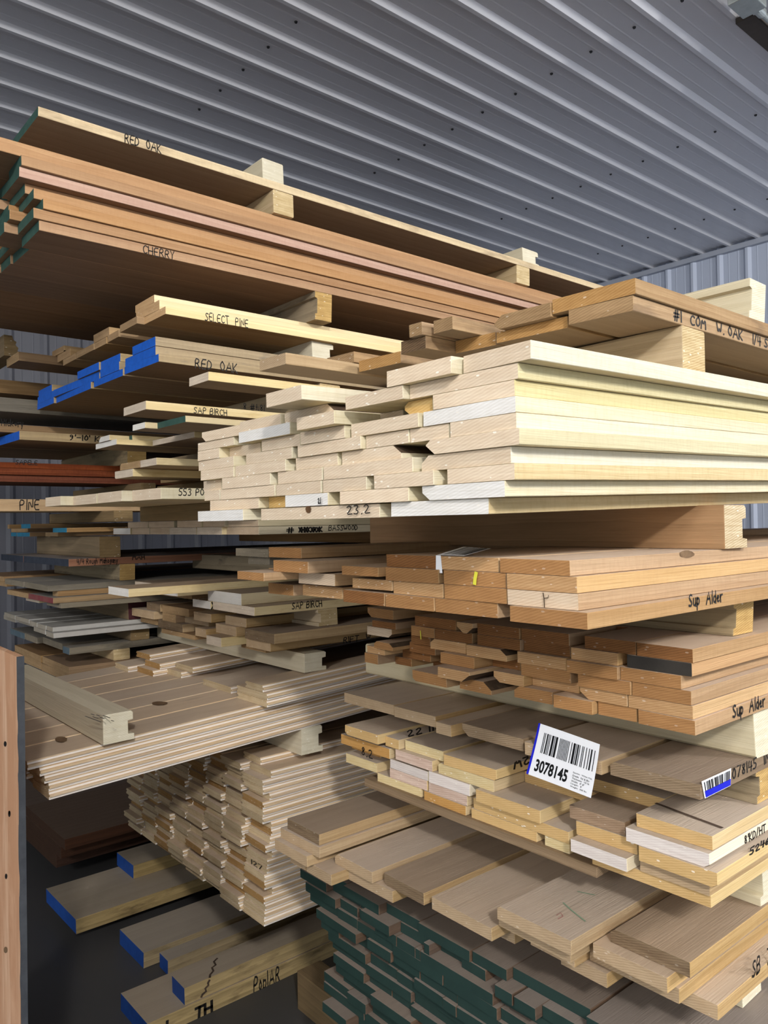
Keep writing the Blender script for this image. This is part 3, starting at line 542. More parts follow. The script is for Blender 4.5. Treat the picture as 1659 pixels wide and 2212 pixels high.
for k in range(14):
    iv = []
    for a in sorted(rows.get(k, [])):
        if iv and a[0] < iv[-1][1]+.001: a = (iv[-1][1]+.001, a[1], a[2])
        if a[1]-a[0] > .03: iv.append(a)
    full = []; pos = .5 if k else .82
    for a in iv+[(1.62-.012*k, 9, 0)]:
        while a[0]-pos > .012:
            w = rg.choice([.075, .09, .11, .13, .15])
            if a[0]-pos-w < .05: w = a[0]-pos-.0005
            full.append((pos+.0005, pos+w, 1.108+rg.choice([0, .004, .006, -.006, .01, -.012]))); pos += w+.0005
        if a[2]: full.append(a); pos = max(pos, a[1])
    for y0, y1, X in full:
        if y1-y0 < .01: continue
        o = board('green_ended_board', X, y0, y1, GZ[k+1], GZ[k], 'green', 2.4)
        INFO.append((o, 'green', k, y0, None, 'green', 'green-ended', 'dark green-ended stack', 'boards of the dark green-ended stack'))
LIFT['green'] = dict(X=1.1, Y=.5, top=.70, bot=GZ[14])
# ---- far pile -----------------------------------------------------------------
Y2 = 1.85
b = lift('redoak', Y2, 82, [229, 250], [(0, 27, 82, 0, None, {'id': 't', 'label': 'tan red oak board with a green end, highest board of the far pile', 'L': 3.05})],
 'oak_board', 'red_oak_top', 'top red oak layer', 'tan', L=3.05)
RO = b['t']; front_text(RO, 'RED  OAK', 270, 307, 347, 19, wid=.12)
CZ = on(81, 497, 1, Y2).z; CT = .0237; b = {}
LIFT['cherry'] = dict(X=.538, Y=Y2, top=CZ+8*CT+.008, bot=CZ, rise=0, ymax=2.85)
SEAM = [1.85, 1.99, 2.127, 2.22, 2.385, 2.54, 2.695, 2.84]
for k, (cx, cyb, ex2) in enumerate([(85, 497, 0), (73, 470, 0), (94, 450, -.012), (74, 428, 0), (54, 417, -.004), (42, 381, -.01), (47, 356, .0), (0, 325, 0)]):
    q = on(cx, cyb, 2, CZ+k*CT); xx = q.x if k < 7 else .31; y = q.y; rc = random.Random(k)
    for j in range(7):
        y1 = SEAM[j+1] if k == 0 else y+rc.choice([.11, .13, .15, .17])
        if y1 > 2.84: y1 = 2.84
        if y1-y < .03: break
        z1 = CZ+(k+1)*CT+(.008 if k == 7 else 0)
        o = board('cherry_board', xx+(0 if j == 0 else rc.uniform(-.05, .03)), y, y1, CZ+k*CT, z1, 'cherry_pink' if (k == 5 and j == 0) else 'cherry', 3.0)
        lab = {(0, 0): 'lowest reddish cherry board with its kind written on the edge, far pile', (5, 0): 'pink-edged board third from the top at the front of the cherry stack', (7, 0): 'long top cherry board whose near end runs out of the picture'}.get((k, j))
        INFO.append((o, 'cherry', 7-k, y, lab, 'cherry', 'reddish', 'reddish cherry stack', 'boards of the reddish cherry stack'))
        if (k, j) == (0, 0): b['ch'] = o
        y = y1
front_text(b['ch'], 'CHERRY', 308, 547, 376, 18, wid=.1)
b = lift('pine', Y2, 350, [626, 643, 664, 681], [
 (0, 291, 334, 0, 'pine'), (0, 113, 138, -.0, 'pine_plain', {'ch': {'bf': .004}}), (1, 295, 344, 0, 'pine'), (1, 202, 236, -.0, 'pine_plain'), (1, 123, 152, 0, 'pine_plain'),
 (2, 312, 358, 0, 'pine', {'id': 'sp'}), (2, 258, 303, -.02, 'pine_plain'), (2, 231, 257, .0, 'pine_plain'), (2, 204, 230, .0, 'pine_plain'), (2, 164, 203, .0, 'pine_plain'), (2, 135, 163, 0, 'pine_plain')],
 'pine_board', 'pine', 'select pine stack', 'pale yellow', L=2.6, group='boards of the select pine stack')
front_text(b['sp'], 'SELECT  PINE', 443, 692, 535, 17, wid=.1)
b = lift('blue', Y2, 339, [725, 745, 765, 782], [
 (0, 286, 336, 0), (0, 218, 260, 0), (0, 167, 217, 0), (0, 82, 113, 0), (1, 271, 336, 0), (1, 216, 258, .0), (1, 119, 213, 0), (1, 81, 117, 0),
 (2, 271, 342, 0, None, {'id': 'ro'}), (2, 202, 266, .0), (2, 119, 198, 0), (2, 80, 118, 0)],
 'oak_board', 'blue_oak', 'blue-ended oak stack', 'blue-ended', L=2.6, group='boards of the blue-ended oak stack')
front_text(b['ro'], 'RED  OAK', 422, 794, 512, 20, wid=.11)
b = lift('sap', Y2, 316, [848, 865, 884, 919, 932, 945], [
 (0, 408, 451, 0, 'birch', {'id': 'up', 'label': 'cream birch board on top with writing upside down on its edge'}), (1, 266, 316, 0, 'birch', {'id': 'sb'}), (2, 560, 600, .45, 'brown', {'label': 'short shaded block between the upper sap birch boards'}),
 (3, 340, 401, 0, 'birch_green'), (3, 287, 339, -.03, 'birch_white'), (3, 279, 286, .05, 'birch_green'), (3, 213, 243, .0, 'birch_white', {'ch': {'tb': .01}}),
 (4, 330, 420, .1, 'birch'), (4, 271, 300, .0, 'birch_white'), (4, 205, 253, 0, 'birch_white')],
 'birch_board', 'birch', 'upper sap birch stack', 'cream', L=2.4, group='boards of the upper sap birch stack')
front_text(b['sb'], 'SAP BIRCH', 419, 892, 490, 13, wid=.11)
front_text(b['up'], '184# 8', 526, 884, 572, 13, wid=.12, flip=True)
b = lift('shorts', Y2, 340, [988, 1004, 1022], [
 (0, 302, 339, 0, 'birch'), (0, 260, 300, .0, 'brown', {'ch': {'tb': .006}}), (0, 362, 399, .25, 'brown'), (0, 400, 440, .3, 'brown'),
 (1, 247, 288, 0, 'birch', {'ch': {'bb': .004}}), (1, 238, 246, .02, 'brown'), (1, 289, 345, .12, 'brown'), (1, 346, 420, .2, 'brown')],
 'brown_board', 'brown', 'short brown boards', 'brown', L=1.9, group='short brown boards under the sap birch')
b = lift('p553', Y2, 347, [1053, 1078], [
 (0, 287, 347, 0, 'poplar', {'id': 'p'}), (0, 210, 264, -.03, 'poplar'), (0, 157, 209, -.02, 'poplar'), (0, 98, 136, -.06, 'poplar')],
 'poplar_board', 'poplar', 'thin cream layer in the far pile', 'cream', L=2.4)
front_text(b['p'], '553 PO', 386, 1070, 440, 15, wid=.11)
b = lift('bass', Y2, 560, [1120, 1137, 1155], [
 (0, 491, 559, 0), (0, 439, 490, -.01), (0, 382, 437, -.015), (0, 321, 376, 0), (0, 276, 320, 0),
 (1, 488, 560, 0, None, {'id': 'bw'}), (1, 425, 487, -.01, 'birch'), (1, 367, 424, .0, 'birch'), (1, 324, 366, 0), (1, 284, 323, 0), (1, 244, 282, 0, 'birch_white')],
 'basswood_board', 'bass', 'thin basswood stack', 'pale', L=2.2, group='boards of the thin basswood stack')
front_text(b['bw'], '#', 620, 1151, 634, 11, wid=.14); front_text(b['bw'], 'BASSWOOD', 710, 1146, 772, 11, wid=.12); front_text(b['bw'], 'XHXKXRXK', 646, 1149, 695, 9, wid=.3)
b = lift('bits', Y2, 580, [1186, 1204, 1222], [(0, 508, 580, 0, 'grey'), (1, 536, 582, .02, 'grey')], 'grey_board', 'grey', 'small grey offcuts beside the alder stack', 'grey', L=1.9)
b = lift('sap2', Y2, 550, [1268, 1286, 1312, 1331], [
 (0, 234, 278, -.26, 'birch_white', {'label': 'white-ended yellow board lying alone on top of the lower sap birch layer'}),
 (1, 448, 522, 0, 'birch_white'), (1, 336, 383, .0, 'birch_white'), (1, 292, 335, 0, 'birch'),
 (2, 458, 551, 0, 'birch', {'id': 'sb', 'ch': {'bb': .004}}), (2, 416, 457, .0, 'birch_white', {'id': 'u'}), (2, 330, 414, .1, 'brown')],
 'birch_board', 'birch', 'lower sap birch stack', 'cream', L=2.4, group='boards of the lower sap birch stack')
front_text(b['sb'], 'SAP BIRCH', 631, 1316, 695, 14, wid=.12)
front_text(b['u'], 'UXX', 458, 1316, 486, 14, wid=.16, flip=True)
b = lift('rift', Y2, 589, [1345, 1366, 1388, 1409, 1421], [
 (0, 487, 532, 0, 'tan_oak'), (0, 419, 456, -.02, 'tan_oak'), (0, 350, 408, .0, 'brown'), (0, 316, 347, 0, 'tan_oak_dark'),
 (1, 529, 593, -.01, 'tan_oak_dark'), (1, 465, 511, -.01, 'tan_oak'), (1, 400, 450, .03, 'tan_oak'), (1, 350, 398, .0, 'brown'), (1, 281, 332, -.01, 'tan_oak'),
 (2, 531, 585, 0, 'tan_oak', {'id': 'rw'}), (2, 446, 478, -.06, 'birch'), (2, 422, 445, .0, 'tan_oak'), (2, 341, 395, .0, 'tan_oak_dark'), (2, 300, 340, .02, 'brown'),
 (3, 520, 575, .03, 'brown'), (3, 350, 420, .0, 'brown')],
 'oak_board', 'tan_oak', 'dim rift oak stack', 'tan', L=2.3, fill='brown', group='boards of the dim rift oak stack')
front_text(b['rw'], 'RIFT  W', 742, 1389, 800, 12, wid=.12)
# ---- tongue-and-groove lifts ----------------------------------------------------
def tgboard(X, y0, y1, z0, z1, sp='tg', L=2.6):
    w, h = y1-y0-.0008, z1-z0-.0007
    P = [(.0, 0), (w-.003, 0), (w-.003, h*.33), (w-.009, h*.36), (w-.009, h*.62), (w-.003, h*.65), (w-.003, h*.86), (w-.006, h), (.003, h), (0, h*.88), (0, h*.66), (-.006, h*.62), (-.006, h*.36), (0, h*.32)]
    m = W[sp]; em = [2, 0, 3, 3, 3, 0, 0, 2, 3, 0, 3, 3, 3, 0]
    return prism('tongue_and_groove_board', P, L, [m[0], m[1], m[2], MATS['tongue']], (X, y0, z0), 'X', skew=random.uniform(-.05, .05), cut=random.uniform(-.02, .02), edgefm=em, jag=.00005)
TZ = [on(99, y, 1, Y2).z for y in (1635, 1654, 1674, 1692, 1711, 1730)]
TX = on(106, 1730, 1, Y2).x
print('tg top', TZ, TX)
rt = random.Random(5); TR = .048
for k in range(5):
    for i in range(7):
        x = TX + [-.045, -.02, -.01, 0, .0][k] + (rt.uniform(-.03, .03) if i else 0)
        o = tgboard(x, Y2+i*.128, Y2+(i+1)*.128, TZ[k+1], TZ[k]); lean(o, TR, TX)
        lab = f"pale pine board {'at the front edge' if i == 0 else ORD[i+1]+' from the front edge'}{' on top' if k == 0 else ' in '+('bottom' if k == 4 else ORD[k+1])+' layer'} of upper groove-edged pine stack"
        INFO.append((o, 'tgu', k, Y2+i, lab, 'tg', '', '', 'boards of the upper tongue-and-groove stack'))
LIFT['tgu'] = dict(X=TX, Y=Y2, top=TZ[0], bot=TZ[5], rise=TR, ymax=Y2+.9)
for i, (lv, xl, cx, cy) in enumerate([(1, 511, 576, 1513), (2, 511, 576, 1498), (3, 529, 567, 1480), (1, 437, 499, 1484), (1, 247, 277, 1440), (1, 296, 330, 1449), (2, 312, 345, 1434), (3, 294, 323, 1414), (1, 356, 391, 1452), (2, 378, 416, 1441)]):
    zt = TZ[0]+lv*.0195; P = on(cx, cy, 2, zt)
    for _ in range(4): zt = TZ[0]+lv*.0195+TR*(P.x-TX); P = on(cx, cy, 2, zt)
    y1 = ycol(xl, P.x, zt)
    o = tgboard(P.x, P.y, y1, zt-.0195, zt, rt.choice(['tg', 'tg', 'tg_brown']), .9); lean(o, TR)
    nm = ['lowest of the three loose pine boards nearest the alder stack', 'middle of the three loose pine boards nearest the alder stack', 'narrow topmost loose pine board nearest the alder stack', 'loose pine board with chewed edge lying flat beside the three stacked ones', 'farthest loose pine board beside the dim square runner', 'lowest of the small far bundle of loose pine boards', 'middle of the small far bundle of loose pine boards', 'top of the small far bundle of loose pine boards', 'loose pine board under the white-edged one on the pine stack', 'loose white-edged pine board in the middle of the pine stack top'][i]
    INFO.append((o, 'tgx', i, P.y, nm, 'tg', '', '', 'loose tongue-and-groove boards'))
# lower stack: eight columns
BX = on(580, 1998, 1, Y2); zb = BX.z; zt = .868; NR = 21; h = (zt-zb)/NR
cols = [580, 535, 492, 452, 413, 378, 342, 309, 281]
cy_ = [ycol(c, BX.x, zb) for c in cols]
cy_ = [Y2+(cy_[-1]-Y2)*i/8 for i in range(9)]
print('tg low', BX, zt, h, cy_)
rt = random.Random(11)
TL = {}
for c in range(8):
    for r in range(NR):
        x = BX.x+(rt.uniform(-.016, .016)) - (.012 if r < 3 else 0)
        o = tgboard(x, cy_[c]+rt.uniform(-.002, .002), cy_[c+1]+rt.uniform(-.002, .0), zb+r*h, zb+(r+1)*h, 'tg_brown' if rt.random() < .22 else 'tg', 2.4); TL[c, r] = o
        lab = f"pine board {'at the bottom' if r == 0 else ORD[r+1]+' up'} in the {'front' if c == 0 else ORD[c+1]} column of the tall groove-edged stack"
        INFO.append((o, 'tgl', r, c, lab, 'tg', '', '', 'boards of the tall tongue-and-groove stack'))
LIFT['tgl'] = dict(X=BX.x, Y=Y2, top=zt+h, bot=zb, ymax=2.8)
r9 = int((on(556, 1859, 0, BX.x).z-zb)/h); q9 = TL[0, r9]
yy = [ycol(544, q9.location.x, zb+r9*h+.01), ycol(568, q9.location.x, zb+r9*h+.01)]
letter(q9, '127', Vector((q9.location.x, yy[0], zb+r9*h+.004)), Vector((0, yy[1]-yy[0], 0)), Vector((0, 0, .012)), Vector((-1, 0, 0)), off=.0035, wid=.16)
for kx, lv, xl, cx, cy in [(0, 1, 524, 563, 1655)]:
    zt2 = zt+lv*h; P = on(cx, cy-18, 2, zt2); o = tgboard(P.x, P.y, ycol(xl, P.x, zt2), zt, zt2, 'tg', 2.2)
    INFO.append((o, 'tgl2', 0, 0, 'single loose pine board lying on top of the tall groove-edged stack', 'tg', '', '', 'boards of the tall tongue-and-groove stack'))
# ---- boards on the floor ----------------------------------------------------------
FB = {}
for k, xl, cx, cy, zt, th, lab in [
 ('f1', 253, 288, 1870, .165, .054, 'short thick blue-ended poplar board lying on a wide one on the floor'), ('f2', 102, 163, 1987, .111, .054, 'wide thick poplar board in shade with a dark blue end'), ('f3', 259, 310, 2059, .056, .054, 'thick poplar board with a worn blue end on the open floor'),
 ('f4', 344, 363, 2076, .056, .05, 'narrow blue-ended poplar board half behind another on the floor'), ('f5', 371, 399, 2135, .108, .054, 'knotty square poplar piece with a blue end on the lowest board'), ('f6', 261, 318, 2212, .054, .054, 'marked poplar board nearest the camera on the floor, blue end')]:
    P = on(cx, cy, 2, zt); o = board('thick_poplar_board', P.x, P.y, ycol(xl, P.x, zt), zt-th, zt, 'poplar_blue', 2.4)
    INFO.append((o, 'floorb', 0, P.y, lab, 'poplar_blue', '', '', 'thick poplar boards on the floor')); FB[k] = o
front_text(FB['f6'], 'PoplAR', 548, 2146, 604, 34, wid=.12)
front_text(FB['f6'], 'N)   TH', 345, 2238, 458, 24, wid=.2, jit=.02)
# ---- third pile behind, Y 2.8 ------------------------------------------------------
Y3 = 2.8
def third(name, col, ys, bs, kind, sp, desc, look, Y=None): return lift(name, Y or Y3, col, ys, bs, kind, sp, desc, look, L=2.2)
third('t_oak', 20, [771, 790, 822], [(0, 14, 40, .0, 'brown'), (1, -70, -25, 0, 'brown')], 'brown_board', 'brown', 'back pile top boards', 'brown')
third('t_green', 0, [845, 877], [(0, -70, -20, 0, 'teal_grey', {'label': 'thick dark green-grey plank at the edge of the picture in the back pile'})], 'green_plank', 'teal_grey', 'back pile', 'green')
b = third('t_hick', 0, [904, 923], [(0, -60, -20, 0, 'brown', {'id': 'h', 'label': 'brown hickory board with handwriting at its near end, back pile'})], 'hickory_board', 'brown', 'hickory layer', 'brown')
front_text(b['h'], 'Hickory', 3, 919, 50, 14, wid=.12)
b = third('t_910', 41, [931, 950], [(0, -10, 41, 0, 'blue_oak', {'id': 'n', 'label': 'blue-ended board with a length written on its edge, back pile'}), (0, -70, -11, 0, 'blue_oak')], 'oak_board', 'blue_oak', 'back blue-ended layer', 'blue')
front_text(b['n'], "9'-10' K", 150, 950, 214, 11, wid=.14)
b = third('t_sap', 0, [992, 1005, 1020, 1036], [(0, -60, -20, 0, 'sapele', {'id': 's'}), (1, -60, -20), (2, -60, -20)], 'sapele_board', 'sapele', 'dark red sapele stack', 'dark red')
front_text(b['s'], 'SAPELE', 34, 1003, 80, 9, wid=.14)
b = third('t_pine', 0, [1075, 1103], [(0, -60, -20, 0, 'pine_plain', {'id': 'p', 'label': 'orange-brown pine board with large handwriting on its edge, back pile'})], 'pine_board', 'pine_plain', 'back pine layer', 'brown')
front_text(b['p'], 'PINE', 43, 1101, 84, 21, wid=.1)
third('t_teal', 144, [1129, 1140, 1150, 1160], [(0, 16, 44, 0, 'brown'), (0, 46, 66, 0, 'teal'), (0, 72, 112, .1, 'brown'), (1, 115, 144, 0, 'teal'), (1, 25, 60, .1, 'brown'), (2, 37, 64, 0, 'teal'), (2, 73, 97, 0, 'teal'), (2, 98, 125, .05, 'brown'), (2, 24, 36, .02, 'teal')], 'teal_ended_board', 'teal', 'small teal-ended stack', 'teal', 2.95)
b = third('t_mah', 148, [1208, 1224], [(0, 52, 148, 0, None, {'id': 'm', 'label': 'dark-ended wide mahogany board nearest the front of the dusty back layer'}), (0, 2, 51)], 'mahogany_board', 'mahogany', 'dusty mahogany layer', 'slate')
front_text(b['m'], '4/4 Rough Mahogany', 166, 1219, 254, 11, wid=.14); front_text(b['m'], 'MAH', 286, 1209, 312, 9, wid=.14)
third('t_grey', 120, [1263, 1276, 1288, 1300, 1311], [(0, 54, 104, -.03, 'grey'), (0, 10, 51, -.03, 'grey'), (0, -40, 8, 0, 'brown'), (1, 114, 125, 0, 'brown', {'id': 'k'}), (1, 70, 110, .1, 'brown'), (1, -40, 20, 0, 'brown'), (2, 63, 114, -.03, 'red_end', {'label': 'board with a faded red painted end in the dusty grey back layer'}), (2, 17, 62, -.03, 'brown'), (3, 100, 133, .0, 'grey'), (3, 57, 84, 0, 'birch')], 'grey_board', 'grey', 'dusty grey back stack', 'grey')
third('t_white', 114, [1355, 1365, 1376], [(0, 100, 114, -.0), (0, 81, 99, 0), (0, 63, 80, 0), (0, 34, 62, .01), (0, 8, 33, .01), (1, 99, 116, -.01), (1, 72, 98, 0), (1, 40, 71, .03), (1, 8, 39, .02)], 'white_board', 'white_paint', 'greyish white painted stack', 'white')
third('t_low', 150, [1400, 1415], [(0, 136, 150, 0, 'teal_grey'), (0, 92, 135, .02, 'grey'), (0, 55, 91, 0, 'grey'), (0, 21, 54, 0, 'teal_grey')], 'grey_board', 'grey', 'lowest dusty back layer', 'grey')
third('t_base', 150, [1440, 1456, 1474], [(0, 90, 150, 0, 'brown'), (0, 30, 89, .0, 'brown'), (1, 90, 150, 0, 'brown'), (1, 30, 89, 0, 'brown')], 'brown_board', 'brown', 'base layer of the back pile', 'brown')
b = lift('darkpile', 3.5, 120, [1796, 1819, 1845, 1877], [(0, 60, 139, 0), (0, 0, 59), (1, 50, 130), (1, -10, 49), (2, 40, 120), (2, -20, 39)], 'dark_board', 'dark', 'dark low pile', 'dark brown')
# ---- runners --------------------------------------------------------------------
def gap(up, lo): return LIFT[lo]['top'], LIFT[up]['bot']
for u, l_ in [('woak', 'poplar'), ('poplar', 'alder1'), ('alder1', 'alder2'), ('alder2', 'tagl'), ('tagl', 'maple'), ('maple', 'oakflat'), ('oakflat', 'green'), ('redoak', 'cherry'), ('cherry', 'pine'), ('pine', 'blue'), ('blue', 'sap'), ('sap', 'shorts'), ('shorts', 'p553'), ('p553', 'bass'), ('bass', 'bits'), ('bits', 'sap2'), ('sap2', 'rift'), ('rift', 'tgu'), ('tgu', 'tgl')]:
    z0, z1 = gap(u, l_); print('gap', u, l_, round(z0, 3), round(z1, 3), 'h=%.3f' % (z1-z0), 'X=%.3f' % LIFT[u]['X'])
RUN = [
 ('wooden_runner', 'knotty square runner end with curved growth rings under the marked rough oak', .6, 1473, 1524, 'woak', 'poplar', 1.1, 'runner', 'sq', 0),
 ('wooden_runner', 'brown runner with a torn notched end between poplar and alder stacks', .6, 1568, 1612, 'poplar', 'alder1', -1, 'runner_brown', 'E', 0),
 ('wooden_runner', 'stained grooved runner between the two alder stacks', .61, 1584, 1627, 'alder1', 'alder2', .9, 'runner_grey', 'F', 0),
 ('wooden_runner', 'long pale runner under the lower alder stack', .6, 1632, 1700, 'alder2', 'tagl', 1.05, 'runner_white', 'sq', 0),
 ('wooden_runner', 'grooved stained runner behind the folded barcode label', .61, 1633, 1685, 'tagl', 'maple', .8, 'runner_grey', 'F', 0),
 ('wooden_runner', 'white-ended runner under the mixed yellow stack', .62, 1641, 1690, 'maple', 'oakflat', .5, 'runner_white', 'F', 0),
 ('wooden_runner', 'runner with a rounded end on the dark green-ended stack', .64, 1601, 1643, 'oakflat', 'green', .9, 'runner_white', 'E', 0),
 ('wooden_runner', 'golden-ended runner under the top red oak board, near one', Y2, 590, 634, 'redoak', 'cherry', .5, 'runner', 'sq', 0),
 ('wooden_runner', 'short runner under the top red oak board, far one', Y2, 1116, 1144, 'redoak', 'cherry', .5, 'runner', 'sq', 0),
 ('wooden_runner', 'golden-ended runner under the cherry stack', Y2, 680, 717, 'cherry', 'pine', .8, 'runner_grey', 'F', 0),
 ('wooden_runner', 'white notched runner with a knot under the select pine', Y2, 674, 722, 'pine', 'blue', .8, 'runner_white', 'E', 0),
 ('wooden_runner', 'hidden-ended runner under the blue-ended oak stack', Y2, 690, 735, 'blue', 'sap', .8, 'runner', 'sq', 0),
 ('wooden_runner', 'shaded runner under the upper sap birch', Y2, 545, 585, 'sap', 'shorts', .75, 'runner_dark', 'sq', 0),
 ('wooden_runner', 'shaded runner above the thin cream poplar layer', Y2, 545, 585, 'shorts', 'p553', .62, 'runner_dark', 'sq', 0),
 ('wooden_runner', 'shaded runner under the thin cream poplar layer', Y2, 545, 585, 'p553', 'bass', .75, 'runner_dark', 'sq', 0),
 ('wooden_runner', 'shaded runner behind the crossed-out basswood writing', Y2+.05, 850, 900, 'bass', 'bits', 1.0, 'runner_brown', 'sq', 0),
 ('wooden_runner', 'grey weathered runner beside the alder boards', Y2+.03, 740, 790, 'bits', 'sap2', 1.0, 'runner_grey', 'sq', 0),
 ('wooden_runner', 'rough-ended runner under the lower sap birch', Y2, 687, 729, 'sap2', 'rift', .5, 'runner', 'F', 0),
 ('wooden_runner', 'long pale notched runner on the upper groove-edged pine stack', Y2-.01, 658, 705, 'rift', 'tgu', 1.0, 'runner_white', 'E', 0),
 ('wooden_runner', 'stubby runner between the two groove-edged pine stacks', Y2, 652, 697, 'tgu', 'tgl', .6, 'runner_white', 'E', 0)]
for nm, lab, y, a, bb, u, l_, dep, sp, prof, _ in RUN:
    z0, z1 = gap(u, l_); xm = colx((a+bb)/2, y, (z0+z1)/2)
    if l_ == 'rift': z0 = LIFT['rift']['zs'][1]
    z0 += LIFT[l_].get('rise', 0)*(xm-LIFT[l_]['X']); z1 += LIFT[u].get('rise', 0)*(xm-LIFT[u]['X'])
    if u == 'rift': z0 += 3*.0195
    if dep < 0: ex_ = ycol(799, colx(a, y, (z0+z1)/2), (z0+z1)/2)-y
    runner(nm, lab, y, a, bb, z0, z1, ex_ if dep < 0 else max(dep, min(LIFT[u].get('ymax', 0)-y+.02, 1.35 if y < 1 else .9)), sp, prof)
# runners on top of the upper lifts, and the back pile's
zt = LIFT['redoak']['top']
runner('wooden_runner', 'pale runner lying on the top red oak board, near one', Y2+.02, 566, 613, zt, zt+.068, .45, 'runner_white', 'sq')
runner('wooden_runner', 'notched pale runner lying on the top red oak board, far one', Y2+.02, 1128, 1164, zt, zt+.06, .45, 'runner_white', 'E')
zt = LIFT['woak']['top']
runner('wooden_runner', 'wrapped grooved runner lying on the highest rough oak board', .6, 1618, 1655, zt, zt+.07, .55, 'runner_white', 'F')
zt = TZ[0]+.0092
HEAVY, _, _ = runner('wooden_runner', 'heavy stamped runner lying across the upper groove-edged pine stack', Y2-.03, 222, 290, zt, zt+.07, .85, 'runner_white', 'E')
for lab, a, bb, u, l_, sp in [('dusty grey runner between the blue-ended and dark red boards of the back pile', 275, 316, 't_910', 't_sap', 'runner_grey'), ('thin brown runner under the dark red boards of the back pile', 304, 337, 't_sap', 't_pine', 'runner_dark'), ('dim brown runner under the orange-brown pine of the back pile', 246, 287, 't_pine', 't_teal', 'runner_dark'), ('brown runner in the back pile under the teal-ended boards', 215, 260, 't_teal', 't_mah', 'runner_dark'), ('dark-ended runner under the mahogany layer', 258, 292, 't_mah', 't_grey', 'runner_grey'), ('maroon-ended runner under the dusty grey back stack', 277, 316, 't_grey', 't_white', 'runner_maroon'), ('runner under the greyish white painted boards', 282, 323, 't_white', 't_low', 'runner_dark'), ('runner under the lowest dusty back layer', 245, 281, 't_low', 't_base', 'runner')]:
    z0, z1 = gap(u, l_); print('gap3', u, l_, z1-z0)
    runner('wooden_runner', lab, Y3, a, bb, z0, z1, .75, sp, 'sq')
# thin weathered strip under the mixed stack
zt = LIFT['maple']['bot']; ya = ycol(1288, 1.15, zt); yb = ycol(787, 1.15, zt)
o = cross('wooden_strip', [(0, 0), (.05, 0), (.05, .018), (0, .018)], yb-ya, list(W['brown_oak'])+[BARK], 1.15, ya, zt-.0185)
tag(o, 'thin weathered grey strip running under the mixed yellow stack', 'wood strip')
def bunk(lab, x0, x1, y0, y1, z0, z1, sp):
    o = cross('timber_bunk', [(0, 0), (x1-x0, 0), (x1-x0, z1-z0), (0, z1-z0)], y1-y0, list(W[sp])+[BARK], x0, y0, z0); tag(o, lab, 'timber'); return o
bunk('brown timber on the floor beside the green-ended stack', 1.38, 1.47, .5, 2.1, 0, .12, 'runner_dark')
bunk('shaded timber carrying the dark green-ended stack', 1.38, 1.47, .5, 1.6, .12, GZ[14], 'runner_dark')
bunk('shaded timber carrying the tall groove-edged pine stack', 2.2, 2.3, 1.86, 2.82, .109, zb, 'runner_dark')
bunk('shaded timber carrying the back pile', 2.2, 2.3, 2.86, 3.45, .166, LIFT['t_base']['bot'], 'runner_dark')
# ---- labels stapled on boards, crayon, knots ---------------------------------------
WHITE = paint('label_white', '#fbfcff', rough=.45); BLUE = paint('label_blue', '#1a22c8', rough=.45); BLACK = paint('label_black', '#0d0d0f', rough=.5)
YEL = paint('yellow_crayon', '#e6e04a', rough=.8); GRN = paint('green_crayon', '#7f9c80', rough=.9); RED = paint('red_crayon', '#a5756c', rough=.9)
def card(Q, curl=0):
    """bilinear patch over four corners TL,TR,BR,BL; returns f(u,v,off)"""
    TL_, TR_, BR_, BL_ = Q
    n = (TR_-TL_).cross(BL_-TL_).normalized()
    def f(u, v, off=0):
        p = TL_*(1-u)*v+TR_*u*v+BR_*u*(1-v)+BL_*(1-u)*(1-v)
        return p - n*(off + curl*((1-v)**2 + .6*u*u))*N_SIGN[0]
    return f
N_SIGN = [1]
def patch(name, f, rects, mat, parent, P, off, nu=1, nv=6):
    V, Fc = [], []
    for u0, u1, v0, v1 in rects:
        b = len(V)
        for j in range(nv+1):
            for i in range(nu+1):
                V.append(tuple(f(u0+(u1-u0)*i/nu, v0+(v1-v0)*j/nv, off)-P))
        for j in range(nv):
            for i in range(nu):
                a = b+j*(nu+1)+i; Fc.append((a, a+1, a+nu+2, a+nu+1))
    return mesh_obj(name, V, Fc, [0]*len(Fc), [mat], (0, 0, 0), parent)
def type_on(name, f, text, u0, u1, v0, v1, mat, parent, P, off, bold=.02):
    cu = bpy.data.curves.new('tmp', 'FONT'); cu.body = text; cu.offset = bold; cu.resolution_u = 3
    o = bpy.data.objects.new('tmp', cu); COL.objects.link(o); bpy.context.view_layer.update()
    me = bpy.data.meshes.new_from_object(o.evaluated_get(bpy.context.evaluated_depsgraph_get()))
    vs = [v.co.copy() for v in me.vertices]; fs = [tuple(p.vertices) for p in me.polygons]
    bpy.data.objects.remove(o); bpy.data.curves.remove(cu); bpy.data.meshes.remove(me)
    x0, x1 = min(v.x for v in vs), max(v.x for v in vs); y0, y1 = min(v.y for v in vs), max(v.y for v in vs)
    out = [tuple(f(u0+(u1-u0)*(v.x-x0)/(x1-x0), v0+(v1-v0)*(v.y-y0)/(y1-y0), off)-P) for v in vs]
    return mesh_obj(name, out, fs, [0]*len(fs), [mat], (0, 0, 0), parent)
def bars(u0, u1, v0, v1, n, seed):
    r = random.Random(seed); w = [r.choice([1, 1, 1, 2, 3]) for _ in range(n*2-1)]; s = sum(w); x = u0; out = []
    for i, k in enumerate(w):
        d = (u1-u0)*k/s
        if i % 2 == 0: out.append((x, x+d, v0, v1))
        x += d
    return out
